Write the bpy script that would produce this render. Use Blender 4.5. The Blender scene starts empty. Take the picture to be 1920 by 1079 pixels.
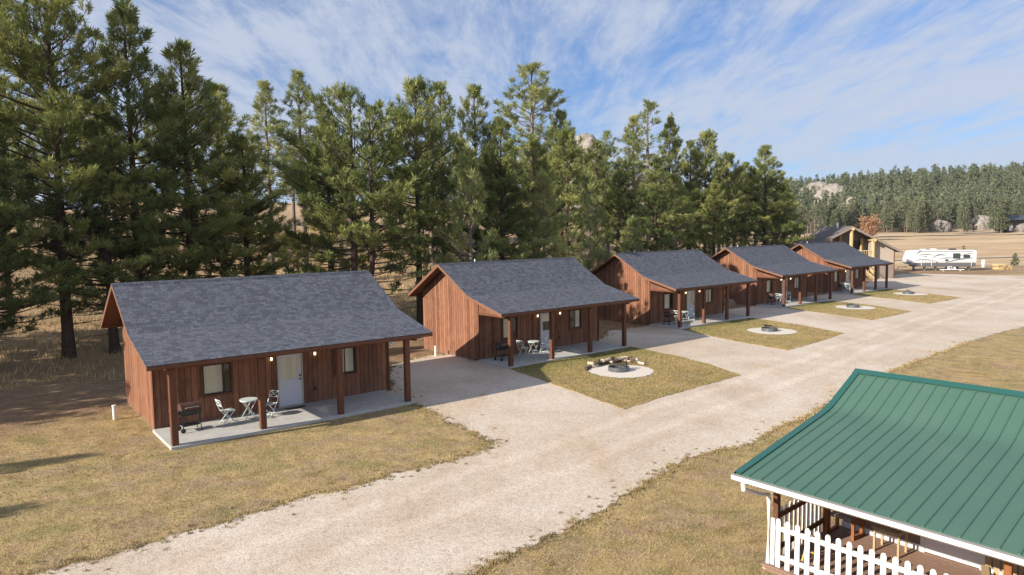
import bpy, bmesh, math, random
import numpy as np
from mathutils import Vector, Matrix
from mathutils.geometry import tessellate_polygon
R = math.radians
rng = np.random.default_rng(7)
random.seed(7)
scene = bpy.context.scene
col = scene.collection

# ------------------------------------------------------------------ camera
CH, PIT, ROL, FPX = 6.7485, 0.0821926, -0.0133747, 1290.87
cd = bpy.data.cameras.new('camera'); cam = bpy.data.objects.new('camera', cd); col.objects.link(cam)
cam.location = (0, 0, CH)
cam.rotation_euler = (Matrix.Rotation(math.pi/2-PIT, 3, 'X') @ Matrix.Rotation(ROL, 3, 'Z')).to_euler()
cd.lens = 36*FPX/1920; cd.sensor_width = 36; cd.clip_start = 0.1; cd.clip_end = 6000
scene.camera = cam

# ------------------------------------------------------------------ world and sun
SUN_EL, SUN_AZ = R(25.4), R(31)          # travel direction of the light in the ground plane
world = bpy.data.worlds.new('World'); scene.world = world; world.use_nodes = True
nt = world.node_tree; N = nt.nodes; N.clear()
def wn(t, **k):
    n = N.new(t)
    for a, b in k.items(): setattr(n, a, b)
    return n
sky = wn('ShaderNodeTexSky', sky_type='NISHITA', sun_disc=False, sun_elevation=SUN_EL, sun_rotation=R(239), air_density=1.0, dust_density=0.35, ozone_density=3.2, altitude=1400)
bg = wn('ShaderNodeBackground'); bg.inputs[1].default_value = 0.12
wo = wn('ShaderNodeOutputWorld')
SKYX, SKYY = 1.3, 0.0
tc = wn('ShaderNodeTexCoord'); sep = wn('ShaderNodeSeparateXYZ'); nt.links.new(tc.outputs['Generated'], sep.inputs[0])
def wm(op, a, b, c=None):
    n = wn('ShaderNodeMath', operation=op)
    for i, v in enumerate([a, b, c]):
        if v is None: continue
        if isinstance(v, (int, float)): n.inputs[i].default_value = v
        else: nt.links.new(v, n.inputs[i])
    return n.outputs[0]
zz = wm('ADD', wm('MAXIMUM', sep.outputs[2], 0.0), 0.10)
cx = wm('DIVIDE', sep.outputs[0], zz); cy = wm('DIVIDE', sep.outputs[1], zz)
cmb = wn('ShaderNodeCombineXYZ'); nt.links.new(cx, cmb.inputs[0]); nt.links.new(cy, cmb.inputs[1])
mp = wn('ShaderNodeMapping'); mp.inputs['Location'].default_value = (SKYX, SKYY, 0); mp.inputs['Rotation'].default_value = (0, 0, R(10)); mp.inputs['Scale'].default_value = (0.75, 0.45, 1)
nt.links.new(cmb.outputs[0], mp.inputs[0])
n1 = wn('ShaderNodeTexNoise'); n1.inputs['Scale'].default_value = 0.9; n1.inputs['Detail'].default_value = 9; n1.inputs['Roughness'].default_value = 0.62; n1.inputs['Distortion'].default_value = 0.55
n2 = wn('ShaderNodeTexNoise'); n2.inputs['Scale'].default_value = 3.6; n2.inputs['Detail'].default_value = 10; n2.inputs['Roughness'].default_value = 0.72; n2.inputs['Distortion'].default_value = 0.3
mp2 = wn('ShaderNodeMapping'); mp2.inputs['Rotation'].default_value = (0, 0, R(12)); mp2.inputs['Scale'].default_value = (1.25, 0.30, 1); nt.links.new(cmb.outputs[0], mp2.inputs[0])
nt.links.new(mp.outputs[0], n1.inputs[0]); nt.links.new(mp2.outputs[0], n2.inputs[0])
cl = wm('ADD', wm('MULTIPLY', n1.outputs[0], 0.55), wm('MULTIPLY', n2.outputs[0], 0.45))
rp = wn('ShaderNodeValToRGB'); rp.color_ramp.interpolation = 'EASE'
rp.color_ramp.elements[0].position = 0.36; rp.color_ramp.elements[0].color = (0.0, 0.0, 0.0, 1)
rp.color_ramp.elements[1].position = 0.56; rp.color_ramp.elements[1].color = (0.9, 0.9, 0.9, 1)
nt.links.new(cl, rp.inputs[0])
mx = wn('ShaderNodeMix', data_type='RGBA'); nt.links.new(rp.outputs[0], mx.inputs[0])
sm = wn('ShaderNodeMix', data_type='RGBA', blend_type='MULTIPLY'); sm.inputs[0].default_value = 1; sm.inputs[7].default_value = (.70, .78, .88, 1)
lowr = wn('ShaderNodeValToRGB'); lowr.color_ramp.elements[0].color = (.36, .44, .55, 1); lowr.color_ramp.elements[1].position = .42; lowr.color_ramp.elements[1].color = (.66, .74, .86, 1); nt.links.new(sep.outputs[2], lowr.inputs[0]); nt.links.new(lowr.outputs[0], sm.inputs[7])
nt.links.new(sky.outputs[0], sm.inputs[6]); nt.links.new(sm.outputs[2], mx.inputs[6]); mx.inputs[7].default_value = (2.95, 3.25, 3.9, 1)
hz_ = wn('ShaderNodeMix', data_type='RGBA'); nt.links.new(wm('POWER', wm('SUBTRACT', 1.0, wm('MAXIMUM', sep.outputs[2], 0.0)), 15.0), hz_.inputs[0]); nt.links.new(mx.outputs[2], hz_.inputs[6]); hz_.inputs[7].default_value = (2.45, 3.05, 4.0, 1)
nt.links.new(hz_.outputs[2], bg.inputs[0]); nt.links.new(bg.outputs[0], wo.inputs[0])
sd = bpy.data.lights.new('sun', 'SUN'); sd.energy = 4.75; sd.angle = R(0.55); sd.color = (1.0, 0.90, 0.76)
sun = bpy.data.objects.new('sun', sd); col.objects.link(sun)
sun.rotation_euler = Vector((math.cos(SUN_AZ)*math.cos(SUN_EL), math.sin(SUN_AZ)*math.cos(SUN_EL), -math.sin(SUN_EL))).to_track_quat('-Z', 'Y').to_euler()
vs = scene.view_settings; vs.view_transform = 'Standard'; vs.look = 'None'; vs.gamma = 1; vs.exposure = 0.72; vs.use_curve_mapping = False

# ------------------------------------------------------------------ helpers
def ray(u, v):
    cr, sr = math.cos(-ROL), math.sin(-ROL); a = u-960; b = v-539.5
    x = a*cr-b*sr; y = -(a*sr+b*cr); cp, sp = math.cos(PIT), math.sin(PIT)
    return np.array([x, FPX*cp+y*sp, -FPX*sp+y*cp])
def gp(u, v, z=0.0):                 # the spot on level ground seen at (u, v) of the survey photo
    d = ray(u, v); t = (z-CH)/d[2]; return np.array([d[0]*t, d[1]*t, z])
def atY(u, v, Y):
    d = ray(u, v); t = Y/d[1]; return np.array([d[0]*t, Y, CH+d[2]*t])
def sstep(a, b, x):
    t = np.clip((x-a)/(b-a), 0, 1); return t*t*(3-2*t)
def hnoise(x, y):
    return (np.sin(x*.131+1.3)*np.cos(y*.117-.4)+.5*np.sin(x*.31+y*.23)+.3*np.sin(x*.71-y*.53+2))/1.8
def gz(x, y):
    x = np.asarray(x, float); y = np.asarray(y, float)
    s = (x+12.36)*-.637+(y-23.3)*.77; t = (x+12.36)*.77+(y-23.3)*.637
    f1 = 1-sstep(78, 118, t)
    r1 = (sstep(13, 80, s)*9.3+sstep(80, 260, s)*6+hnoise(x, y)*sstep(14, 40, s)*.7)*f1
    f2 = sstep(70, 105, t)
    fld = np.clip((y-118)/125, 0, 1)*4.3+sstep(118, 160, y)*hnoise(x*.6, y*.6)*.35
    hill = sstep(245, 430, y)*(21+sstep(.42, .72, x/np.maximum(y, 1))*7)+sstep(250, 330, y)*hnoise(x*.35, y*.35)*2.2
    return r1+(fld+hill)*f2
def tag(o, label=None, cat=None, group=None, kind=None):
    if label: o['label'] = label
    if cat: o['category'] = cat
    if group: o['group'] = group
    if kind: o['kind'] = kind
    return o
def empty(name, loc=(0, 0, 0), rz=0, label=None, cat=None, group=None):
    o = bpy.data.objects.new(name, None); col.objects.link(o); o.location = loc; o.rotation_euler = (0, 0, rz); o.empty_display_size = .2
    return tag(o, label, cat, group)
def kids(o): return [c for c in bpy.data.objects if c.parent == o]
def copy_tree(o, parent=None):
    c = o.copy(); col.objects.link(c); c.parent = parent
    for ch in [k for k in o.children]: copy_tree(ch, c)
    return c
class MB:
    def __init__(s): s.v = []; s.f = []; s.sm = False
    def quad(s, *p):
        n = len(s.v); s.v += [tuple(q) for q in p]; s.f.append(tuple(range(n, n+len(p)))); return s
    def box(s, x0, x1, y0, y1, z0, z1, M=None):
        n = len(s.v); P = [(x, y, z) for z in (z0, z1) for x, y in ((x0, y0), (x1, y0), (x1, y1), (x0, y1))]
        if M is not None: P = [tuple(M @ Vector(p)) for p in P]
        s.v += P
        s.f += [tuple(n+i for i in q) for q in ((3, 2, 1, 0), (4, 5, 6, 7), (0, 1, 5, 4), (1, 2, 6, 5), (2, 3, 7, 6), (3, 0, 4, 7))]; return s
    def bar(s, a, b, w, h=None, up=(0, 0, 1)):
        a = Vector(a); b = Vector(b); d = b-a; L = d.length; d.normalize(); h = h or w; up = Vector(up)
        x = d.cross(up)
        if x.length < 1e-4: x = d.cross(Vector((1, 0, 0)))
        x.normalize(); y = x.cross(d); M = Matrix((x, d, y)).transposed().to_4x4(); M.translation = a
        return s.box(-w/2, w/2, 0, L, -h/2, h/2, M)
    def tube(s, pts, r, n=8, cap=True):
        pts = [Vector(p) for p in pts]; rs = r if isinstance(r, (list, tuple)) else [r]*len(pts); b0 = len(s.v)
        for i, p in enumerate(pts):
            d = (pts[min(i+1, len(pts)-1)]-pts[max(i-1, 0)]).normalized()
            a = d.cross(Vector((0, 0, 1)))
            if a.length < 1e-3: a = Vector((1, 0, 0))
            a.normalize(); c = a.cross(d)
            for k in range(n):
                t = 2*math.pi*k/n; s.v.append(tuple(p+(a*math.cos(t)+c*math.sin(t))*rs[i]))
        for i in range(len(pts)-1):
            for k in range(n):
                k2 = (k+1) % n; s.f.append((b0+i*n+k, b0+i*n+k2, b0+(i+1)*n+k2, b0+(i+1)*n+k))
        if cap:
            s.f.append(tuple(b0+k for k in range(n))[::-1]); s.f.append(tuple(b0+(len(pts)-1)*n+k for k in range(n)))
        return s
    def prism(s, poly, a, b, ax):       # poly in the two other axes, extruded along axis ax from a to b
        n = len(poly); b0 = len(s.v)
        def put(p, t):
            if ax == 'x': return (t, p[0], p[1])
            if ax == 'y': return (p[0], t, p[1])
            return (p[0], p[1], t)
        s.v += [put(p, a) for p in poly]+[put(p, b) for p in poly]
        s.f.append(tuple(range(b0, b0+n))[::-1]); s.f.append(tuple(range(b0+n, b0+2*n)))
        for i in range(n):
            j = (i+1) % n; s.f.append((b0+i, b0+j, b0+n+j, b0+n+i))
        return s
    def build(s, name, mat, parent=None, loc=None, bevel=0, smooth=False):
        me = bpy.data.meshes.new(name); me.from_pydata(s.v, [], s.f); me.materials.append(mat)
        bm = bmesh.new(); bm.from_mesh(me); bmesh.ops.recalc_face_normals(bm, faces=bm.faces)
        if bevel:
            bmesh.ops.bevel(bm, geom=[e for e in bm.edges if e.is_manifold and e.calc_face_angle(0) > .6], offset=bevel, segments=1, affect='EDGES')
        bm.to_mesh(me); bm.free()
        if smooth:
            me.polygons.foreach_set('use_smooth', [True]*len(me.polygons)); 
        o = bpy.data.objects.new(name, me); col.objects.link(o); o.parent = parent
        if loc is not None: o.location = loc
        return o
def np_mesh(name, V, F, mat, tint=None, colr=None):
    me = bpy.data.meshes.new(name); V = np.asarray(V, np.float32); F = np.asarray(F, np.int32); k = F.shape[1]
    me.vertices.add(len(V)); me.vertices.foreach_set('co', V.ravel()); me.loops.add(F.size); me.loops.foreach_set('vertex_index', F.ravel())
    me.polygons.add(len(F)); me.polygons.foreach_set('loop_start', np.arange(0, F.size, k, dtype=np.int32)); me.polygons.foreach_set('loop_total', np.full(len(F), k, np.int32))
    if tint is not None:
        a = me.attributes.new('tint', 'FLOAT', 'POINT'); a.data.foreach_set('value', np.asarray(tint, np.float32))
    me.materials.append(mat); me.update(calc_edges=True); me.validate(); return me

# ------------------------------------------------------------------ materials
def mat(name, base=(.5, .5, .5), rough=.7, metal=0, spec=.3):
    m = bpy.data.materials.new(name); m.use_nodes = True; b = m.node_tree.nodes['Principled BSDF']
    b.inputs['Base Color'].default_value = (*base, 1); b.inputs['Roughness'].default_value = rough; b.inputs['Metallic'].default_value = metal
    b.inputs['Specular IOR Level'].default_value = spec
    return m
class NT:
    def __init__(s, m): s.t = m.node_tree; s.b = s.t.nodes['Principled BSDF']; s.tc = s.t.nodes.new('ShaderNodeTexCoord')
    def n(s, t, **k):
        o = s.t.nodes.new(t)
        for a, b in k.items(): setattr(o, a, b)
        return o
    def lk(s, a, b): s.t.links.new(a, b)
    def set(s, sock, v):
        if isinstance(v, (int, float)): sock.default_value = v
        elif isinstance(v, tuple): sock.default_value = v if len(v) != 3 or sock.type == 'VECTOR' else (*v, 1)
        else: s.lk(v, sock)
    def math(s, op, a, b=0.0, c=None, clamp=False):
        o = s.n('ShaderNodeMath', operation=op, use_clamp=clamp); s.set(o.inputs[0], a); s.set(o.inputs[1], b)
        if c is not None: s.set(o.inputs[2], c)
        return o.outputs[0]
    def noise(s, scale, detail=4, rough=.55, vec=None, dist=0, coord='Object'):
        o = s.n('ShaderNodeTexNoise'); o.inputs['Scale'].default_value = scale; o.inputs['Detail'].default_value = detail; o.inputs['Roughness'].default_value = rough; o.inputs['Distortion'].default_value = dist
        s.lk(vec if vec is not None else s.tc.outputs[coord], o.inputs[0]); return o.outputs[0]
    def ramp(s, f, stops, interp='LINEAR'):
        o = s.n('ShaderNodeValToRGB'); o.color_ramp.interpolation = interp; s.lk(f, o.inputs[0]); e = o.color_ramp.elements
        while len(e) < len(stops): e.new(.5)
        for i, (p, c) in enumerate(stops): e[i].position = p; e[i].color = (*c, 1) if len(c) == 3 else c
        return o.outputs[0]
    def mix(s, f, a, b, mode='MIX'):
        o = s.n('ShaderNodeMix', data_type='RGBA', blend_type=mode); s.set(o.inputs[0], f); s.set(o.inputs[6], a); s.set(o.inputs[7], b); return o.outputs[2]
    def mapping(s, scale=(1, 1, 1), rot=(0, 0, 0), vec=None):
        o = s.n('ShaderNodeMapping'); o.inputs['Scale'].default_value = scale; o.inputs['Rotation'].default_value = rot; s.lk(vec if vec is not None else s.tc.outputs['Object'], o.inputs[0]); return o.outputs[0]
    def bump(s, h, strength=.4, dist=.02):
        o = s.n('ShaderNodeBump'); o.inputs['Strength'].default_value = strength; o.inputs['Distance'].default_value = dist; s.lk(h, o.inputs['Height']); s.lk(o.outputs[0], s.b.inputs['Normal'])
    def col(s, c): s.lk(c, s.b.inputs['Base Color'])
def m_siding():
    m = mat('siding', rough=.8, spec=.15); t = NT(m); sp = t.n('ShaderNodeSeparateXYZ'); t.lk(t.tc.outputs['Object'], sp.inputs[0])
    w = t.math('ADD', sp.outputs[0], sp.outputs[1]); b = t.math('FLOOR', t.math('DIVIDE', w, .2032))
    wnn = t.n('ShaderNodeTexWhiteNoise', noise_dimensions='1D'); t.lk(b, wnn.inputs['W'])
    g = t.noise(6, 6, .65, vec=t.mapping((4, 4, .35)), dist=.4); c = t.ramp(g, [(.3, (.145, .066, .040)), (.62, (.285, .142, .089))])
    c = t.mix(.85, c, t.ramp(wnn.outputs[0], [(0, (.66, .64, .66)), (1, (1.35, 1.3, 1.25))]), 'MULTIPLY')
    c = t.mix(t.math('MULTIPLY', t.ramp(t.noise(1.4, 3), [(.45, (0, 0, 0)), (.7, (1, 1, 1))]), .25), c, (.36, .20, .125))
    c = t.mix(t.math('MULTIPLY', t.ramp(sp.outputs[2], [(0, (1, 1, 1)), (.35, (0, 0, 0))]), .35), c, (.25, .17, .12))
    t.col(c); t.bump(g, .3, .006); return m
def m_wood(name, a, b, rough=.75, sc=(12, 12, 1.2)):
    m = mat(name, rough=rough, spec=.2); t = NT(m); g = t.noise(3, 6, .6, vec=t.mapping(sc), dist=.5)
    t.col(t.mix(t.math('MULTIPLY', t.noise(1.1, 2), .4), t.ramp(g, [(.3, a), (.7, b)]), tuple(x*.6 for x in a))); t.bump(g, .25, .004); return m
def m_shingle():
    m = mat('shingle', rough=.92, spec=.2); t = NT(m); sp = t.n('ShaderNodeSeparateXYZ'); t.lk(t.tc.outputs['Object'], sp.inputs[0])
    cb = t.n('ShaderNodeCombineXYZ'); t.lk(sp.outputs[0], cb.inputs[0]); t.lk(t.math('MULTIPLY', sp.outputs[1], 1.12), cb.inputs[1])
    br = t.n('ShaderNodeTexBrick'); t.lk(cb.outputs[0], br.inputs[0]); br.offset = .37; br.squash = .7; br.squash_frequency = 3
    for k, v in (('Scale', 1), ('Mortar Size', .006), ('Mortar Smooth', .2), ('Brick Width', .21), ('Row Height', .137), ('Bias', 0)): br.inputs[k].default_value = v
    br.inputs['Color1'].default_value = (.078, .086, .109, 1); br.inputs['Color2'].default_value = (.142, .153, .182, 1); br.inputs['Mortar'].default_value = (.040, .043, .053, 1)
    g = t.noise(70, 3, .7); c = t.mix(.6, br.outputs[0], t.ramp(g, [(.3, (.6, .6, .6)), (.7, (1.35, 1.35, 1.35))]), 'MULTIPLY')
    c = t.mix(.5, c, t.ramp(t.noise(.7, 4), [(.3, (.95, .95, .96)), (.7, (1.07, 1.07, 1.06))]), 'MULTIPLY')
    t.col(c)
    # course steps: each row rises towards its lower edge
    fr = t.math('FRACT', t.math('DIVIDE', cb.inputs[1].links[0].from_socket, .137))
    h = t.math('ADD', t.math('MULTIPLY', fr, -.7), t.math('MULTIPLY', br.outputs[1], -.8)); t.bump(t.math('ADD', h, t.math('MULTIPLY', g, .4)), .7, .012); return m
def m_gravel(name='gravel'):
    m = mat(name, rough=.95, spec=.15); t = NT(m)
    big = t.noise(.16, 6, .62, dist=.9); track = t.noise(.45, 6, .65, vec=t.mapping((1, .35, 1), (0, 0, R(-46))), dist=.7)
    vo = t.n('ShaderNodeTexVoronoi', feature='F1'); vo.inputs['Scale'].default_value = 26; t.lk(t.tc.outputs['Object'], vo.inputs[0])
    v2 = t.n('ShaderNodeTexVoronoi', feature='F1'); v2.inputs['Scale'].default_value = 11; t.lk(t.tc.outputs['Object'], v2.inputs[0])
    fine = t.noise(38, 3, .8); mid = t.noise(3.5, 6, .75)
    c = t.ramp(big, [(.32, (.46, .385, .305)), (.48, (.53, .458, .378)), (.66, (.59, .528, .46))])
    c = t.mix(.8, c, t.ramp(track, [(.30, (.90, .80, .69)), (.46, (1, .985, .97)), (.7, (1.06, 1.07, 1.08))]), 'MULTIPLY')
    for vv, k in ((vo, .75), (v2, .35)): c = t.mix(k, c, t.ramp(vv.outputs['Color'], [(0, (.62, .59, .57)), (.35, (.97, .96, .95)), (1, (1.22, 1.21, 1.2))]), 'MULTIPLY')
    c = t.mix(.6, c, t.ramp(fine, [(.25, (.7, .68, .66)), (.5, (1, 1, 1)), (.75, (1.18, 1.18, 1.18))]), 'MULTIPLY')
    c = t.mix(.45, c, t.ramp(mid, [(.32, (.90, .86, .82)), (.5, (1, 1, 1)), (.7, (1.05, 1.05, 1.05))]), 'MULTIPLY')
    sp = t.n('ShaderNodeSeparateXYZ'); t.lk(t.tc.outputs['Object'], sp.inputs[0]); X_, Y_ = sp.outputs[0], sp.outputs[1]
    s_ = t.math('ADD', t.math('MULTIPLY', t.math('ADD', X_, 12.36), -.637), t.math('MULTIPLY', t.math('SUBTRACT', Y_, 23.3), .77))
    tt = t.math('ADD', t.math('MULTIPLY', t.math('ADD', X_, 12.36), .77), t.math('MULTIPLY', t.math('SUBTRACT', Y_, 23.3), .637))
    ad = t.math('ABSOLUTE', t.math('ADD', t.math('SUBTRACT', s_, t.math('ADD', t.math('MULTIPLY', tt, .095), -11.95)), t.math('MULTIPLY', t.math('SUBTRACT', t.noise(.15, 2), .5), 1.6)))
    w1 = t.math('ADD', t.math('ABSOLUTE', t.math('SUBTRACT', ad, .85)), t.math('MULTIPLY', t.math('SUBTRACT', t.noise(1.4, 5, .7), .5), .9))
    c = t.mix(.8, c, t.ramp(w1, [(.10, (1.10, 1.10, 1.11)), (.40, (.96, .945, .93)), (.62, (.96, .945, .93)), (1, (1, 1, 1))]), 'MULTIPLY')
    t.col(c); t.bump(t.math('ADD', t.math('MULTIPLY', vo.outputs['Distance'], -1), t.math('MULTIPLY', mid, .5)), .35, .012); return m
def m_grass(name, dry, straw, green, gthr=.55, litter=False, cabin=False):
    m = mat(name, rough=.95, spec=.1); t = NT(m)
    a = t.noise(.35, 6, .65, dist=.5); b = t.noise(1.7, 6, .7); f = t.noise(16, 4, .8); ff = t.noise(55, 2, .8); g = t.noise(.55, 5, .62, vec=t.mapping((1, 1.6, 1), (0, 0, .7)))
    c = t.mix(t.ramp(b, [(.35, (0, 0, 0)), (.65, (1, 1, 1))]), dry, straw)
    bare = t.ramp(t.noise(.8, 7, .72, dist=.8), [(.47, (0, 0, 0)), (.60, (1, 1, 1))]); c = t.mix(t.math('MULTIPLY', bare, .6), c, (.37, .265, .20))
    dk = t.ramp(t.noise(1.3, 6, .7, dist=.6), [(.34, (.66, .63, .55)), (.5, (1, 1, 1)), (.66, (1.16, 1.13, 1.06))]); c = t.mix(.9, c, dk, 'MULTIPLY')
    gm = t.ramp(g, [(gthr-.08, (0, 0, 0)), (gthr+.12, (1, 1, 1))])
    if cabin:          # greener towards the porch slab, which lies towards +y of the cabin's own axes
        sp = t.n('ShaderNodeSeparateXYZ'); t.lk(t.tc.outputs['Object'], sp.inputs[0])
        near = t.ramp(t.math('ADD', t.math('MULTIPLY', sp.outputs[1], .25), t.math('MULTIPLY', b, .9)), [(0, (0, 0, 0)), (.45, (.9, .9, .9))])
        gm = t.math('MAXIMUM', gm, near)
    c = t.mix(t.math('MULTIPLY', gm, .55), c, green)
    if litter:
        sp = t.n('ShaderNodeSeparateXYZ'); t.lk(t.tc.outputs['Object'], sp.inputs[0])
        s = t.math('ADD', t.math('MULTIPLY', t.math('ADD', sp.outputs[0], 12.36), -.637), t.math('MULTIPLY', t.math('SUBTRACT', sp.outputs[1], 23.3), .77))
        e = t.math('ADD', s, t.math('MULTIPLY', t.math('SUBTRACT', a, .5), 9))
        l1 = t.ramp(t.math('DIVIDE', e, 20), [(.10, (0, 0, 0)), (.26, (1, 1, 1)), (.72, (1, 1, 1)), (1, (0, 0, 0))])
        lc = t.mix(t.ramp(b, [(.35, (0, 0, 0)), (.7, (1, 1, 1))]), (.19, .115, .075), (.36, .25, .16))
        c = t.mix(t.math('MULTIPLY', l1, .85), c, lc)
        far = t.ramp(t.math('DIVIDE', s, 60), [(.22, (0, 0, 0)), (.4, (1, 1, 1))]); hl = t.mix(t.ramp(t.noise(.2, 6, .7), [(.35, (0, 0, 0)), (.62, (1, 1, 1))]), (.50, .34, .20), (.33, .235, .15))
        c = t.mix(far, c, hl)
        y = t.ramp(t.math('DIVIDE', sp.outputs[1], 400), [(.24, (0, 0, 0)), (.30, (1, 1, 1)), (.60, (1, 1, 1)), (.66, (1, 1, 1))])
        st = t.noise(.09, 6, .65, vec=t.mapping((.35, 1.6, 1), (0, 0, -.1)), dist=.5)
        fc = t.ramp(st, [(.33, (.36, .25, .145)), (.5, (.52, .38, .235)), (.68, (.60, .46, .31))])
        inr = t.ramp(t.math('SUBTRACT', t.math('DIVIDE', sp.outputs[0], t.math('MAXIMUM', sp.outputs[1], 1)), .38), [(0, (0, 0, 0)), (.05, (1, 1, 1))])
        c = t.mix(t.math('MULTIPLY', y, inr), c, fc)
    c = t.mix(.85, c, t.ramp(f, [(.25, (.55, .55, .52)), (.5, (1, 1, 1)), (.75, (1.4, 1.36, 1.3))]), 'MULTIPLY')
    c = t.mix(.7, c, t.ramp(ff, [(.25, (.6, .6, .6)), (.75, (1.35, 1.35, 1.35))]), 'MULTIPLY')
    t.col(c); t.bump(t.math('ADD', f, t.math('MULTIPLY', b, 2)), .8, .05); return m
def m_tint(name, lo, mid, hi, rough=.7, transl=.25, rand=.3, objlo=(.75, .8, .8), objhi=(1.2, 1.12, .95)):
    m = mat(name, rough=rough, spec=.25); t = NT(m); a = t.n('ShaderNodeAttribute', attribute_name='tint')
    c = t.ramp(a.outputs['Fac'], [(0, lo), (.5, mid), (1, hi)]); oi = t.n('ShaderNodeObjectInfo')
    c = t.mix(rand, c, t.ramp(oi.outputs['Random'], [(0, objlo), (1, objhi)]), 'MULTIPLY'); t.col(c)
    if transl:
        tr = t.n('ShaderNodeBsdfTranslucent'); t.lk(c, tr.inputs[0]); ms = t.n('ShaderNodeMixShader'); ms.inputs[0].default_value = transl
        t.lk(t.b.outputs[0], ms.inputs[1]); t.lk(tr.outputs[0], ms.inputs[2]); t.lk(ms.outputs[0], t.t.nodes['Material Output'].inputs[0])
    return m
def m_noise(name, a, b, sc=2, rough=.8, bump=.3, dist=.02, metal=0, spec=.3, detail=6):
    m = mat(name, rough=rough, metal=metal, spec=spec); t = NT(m); g = t.noise(sc, detail, .65); t.col(t.ramp(g, [(.3, a), (.7, b)])); t.bump(g, bump, dist); return m
def m_glass():
    m = mat('window_glass', (.02, .025, .03), .05); t = NT(m); tr = t.n('ShaderNodeBsdfTransparent'); tr.inputs[0].default_value = (.97, .98, .97, 1)
    gl = t.n('ShaderNodeBsdfGlossy'); gl.inputs['Roughness'].default_value = .02; lw = t.n('ShaderNodeLayerWeight'); lw.inputs[0].default_value = .5; fac = t.math('ADD', t.math('MULTIPLY', t.math('POWER', lw.outputs['Facing'], 5), .35), .04)
    ms = t.n('ShaderNodeMixShader'); t.lk(fac, ms.inputs[0]); t.lk(tr.outputs[0], ms.inputs[1]); t.lk(gl.outputs[0], ms.inputs[2]); t.lk(ms.outputs[0], t.t.nodes['Material Output'].inputs[0]); return m
M = dict(
 siding=m_siding(), shingle=m_shingle(), gravel=m_gravel(),
 stain=m_wood('stained_wood', (.115, .048, .028), (.20, .09, .053)), trimw=m_wood('trim_wood', (.19, .088, .05), (.29, .145, .09), sc=(6, 6, 6)),
 rough_deck=m_wood('roof_underside', (.12, .055, .03), (.2, .09, .05)),
 concrete=m_noise('concrete', (.40, .39, .37), (.52, .51, .49), 3, .85, .15, .004),
 white=mat('white_paint', (.78, .79, .80), .45), doorw=mat('door_paint', (.66, .69, .76), .4), cream=mat('cream_trim', (.55, .49, .38), .6),
 bronze=mat('dark_bronze', (.035, .03, .028), .4), black=mat('black_enamel', (.018, .018, .02), .35, .0, .5), rust=m_noise('grill_lid', (.07, .04, .034), (.15, .085, .07), 5, .4, .1, .004),
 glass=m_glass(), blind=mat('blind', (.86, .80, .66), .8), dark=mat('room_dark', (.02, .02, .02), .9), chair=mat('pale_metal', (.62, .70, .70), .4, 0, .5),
 pvc=mat('pvc', (.8, .8, .78), .4), rubber=mat('rubber', (.03, .03, .03), .8), mat_=m_noise('coir', (.06, .05, .045), (.13, .11, .10), 40, .95, .3, .01),
 steel=m_noise('fire_ring_steel', (.10, .11, .12), (.2, .215, .23), 6, .5, .1, .004, .6), ash=m_noise('ash', (.03, .03, .03), (.12, .11, .10), 12, .95, .4, .02),
 padg=m_noise('pale_pad_gravel', (.50, .45, .39), (.74, .68, .60), 30, .95, .5, .02), bark=m_noise('bark', (.045, .032, .025), (.13, .085, .06), 9, .95, .6, .03),
 barkg=m_noise('grey_bark', (.13, .105, .09), (.29, .235, .20), 7, .95, .6, .03),
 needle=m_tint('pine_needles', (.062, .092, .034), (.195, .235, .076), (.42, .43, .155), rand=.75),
 needle2=m_tint('pale_pine_needles', (.165, .195, .074), (.27, .31, .12), (.41, .425, .17), rand=.6),
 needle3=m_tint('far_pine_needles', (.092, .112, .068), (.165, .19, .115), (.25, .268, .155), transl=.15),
 rustleaf=m_tint('rust_leaves', (.36, .19, .10), (.48, .27, .15), (.60, .36, .22), rand=0),
 twig=m_tint('bare_twigs', (.20, .15, .13), (.30, .23, .20), (.42, .33, .28), rand=0, transl=0),
 blade=m_tint('grass_blades', (.15, .165, .05), (.39, .295, .135), (.57, .44, .235), rand=0, transl=.2),
 rock=m_noise('rock', (.20, .175, .15), (.42, .375, .33), .45, .95, 1.0, 1.2), logw=m_noise('split_log', (.34, .27, .20), (.60, .52, .42), 14, .9, .4, .01), logb=m_noise('log_bark', (.07, .05, .04), (.17, .13, .10), 18, .95, .5, .02),
)
M['trackm'] = m_noise('track_dirt', (.40, .31, .22), (.52, .43, .33), .8, .95, .3, .02)
M['tuft'] = m_tint('tuft_blades', (.13, .10, .05), (.24, .18, .09), (.38, .28, .15), rand=0, transl=.1)
lawn_mat = m_grass('lawn_grass', (.35, .25, .11), (.47, .35, .165), (.185, .20, .055), .56, cabin=True)
ground_mat = m_grass('dry_ground', (.36, .26, .132), (.48, .36, .18), (.20, .205, .075), .56, litter=True)

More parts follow.
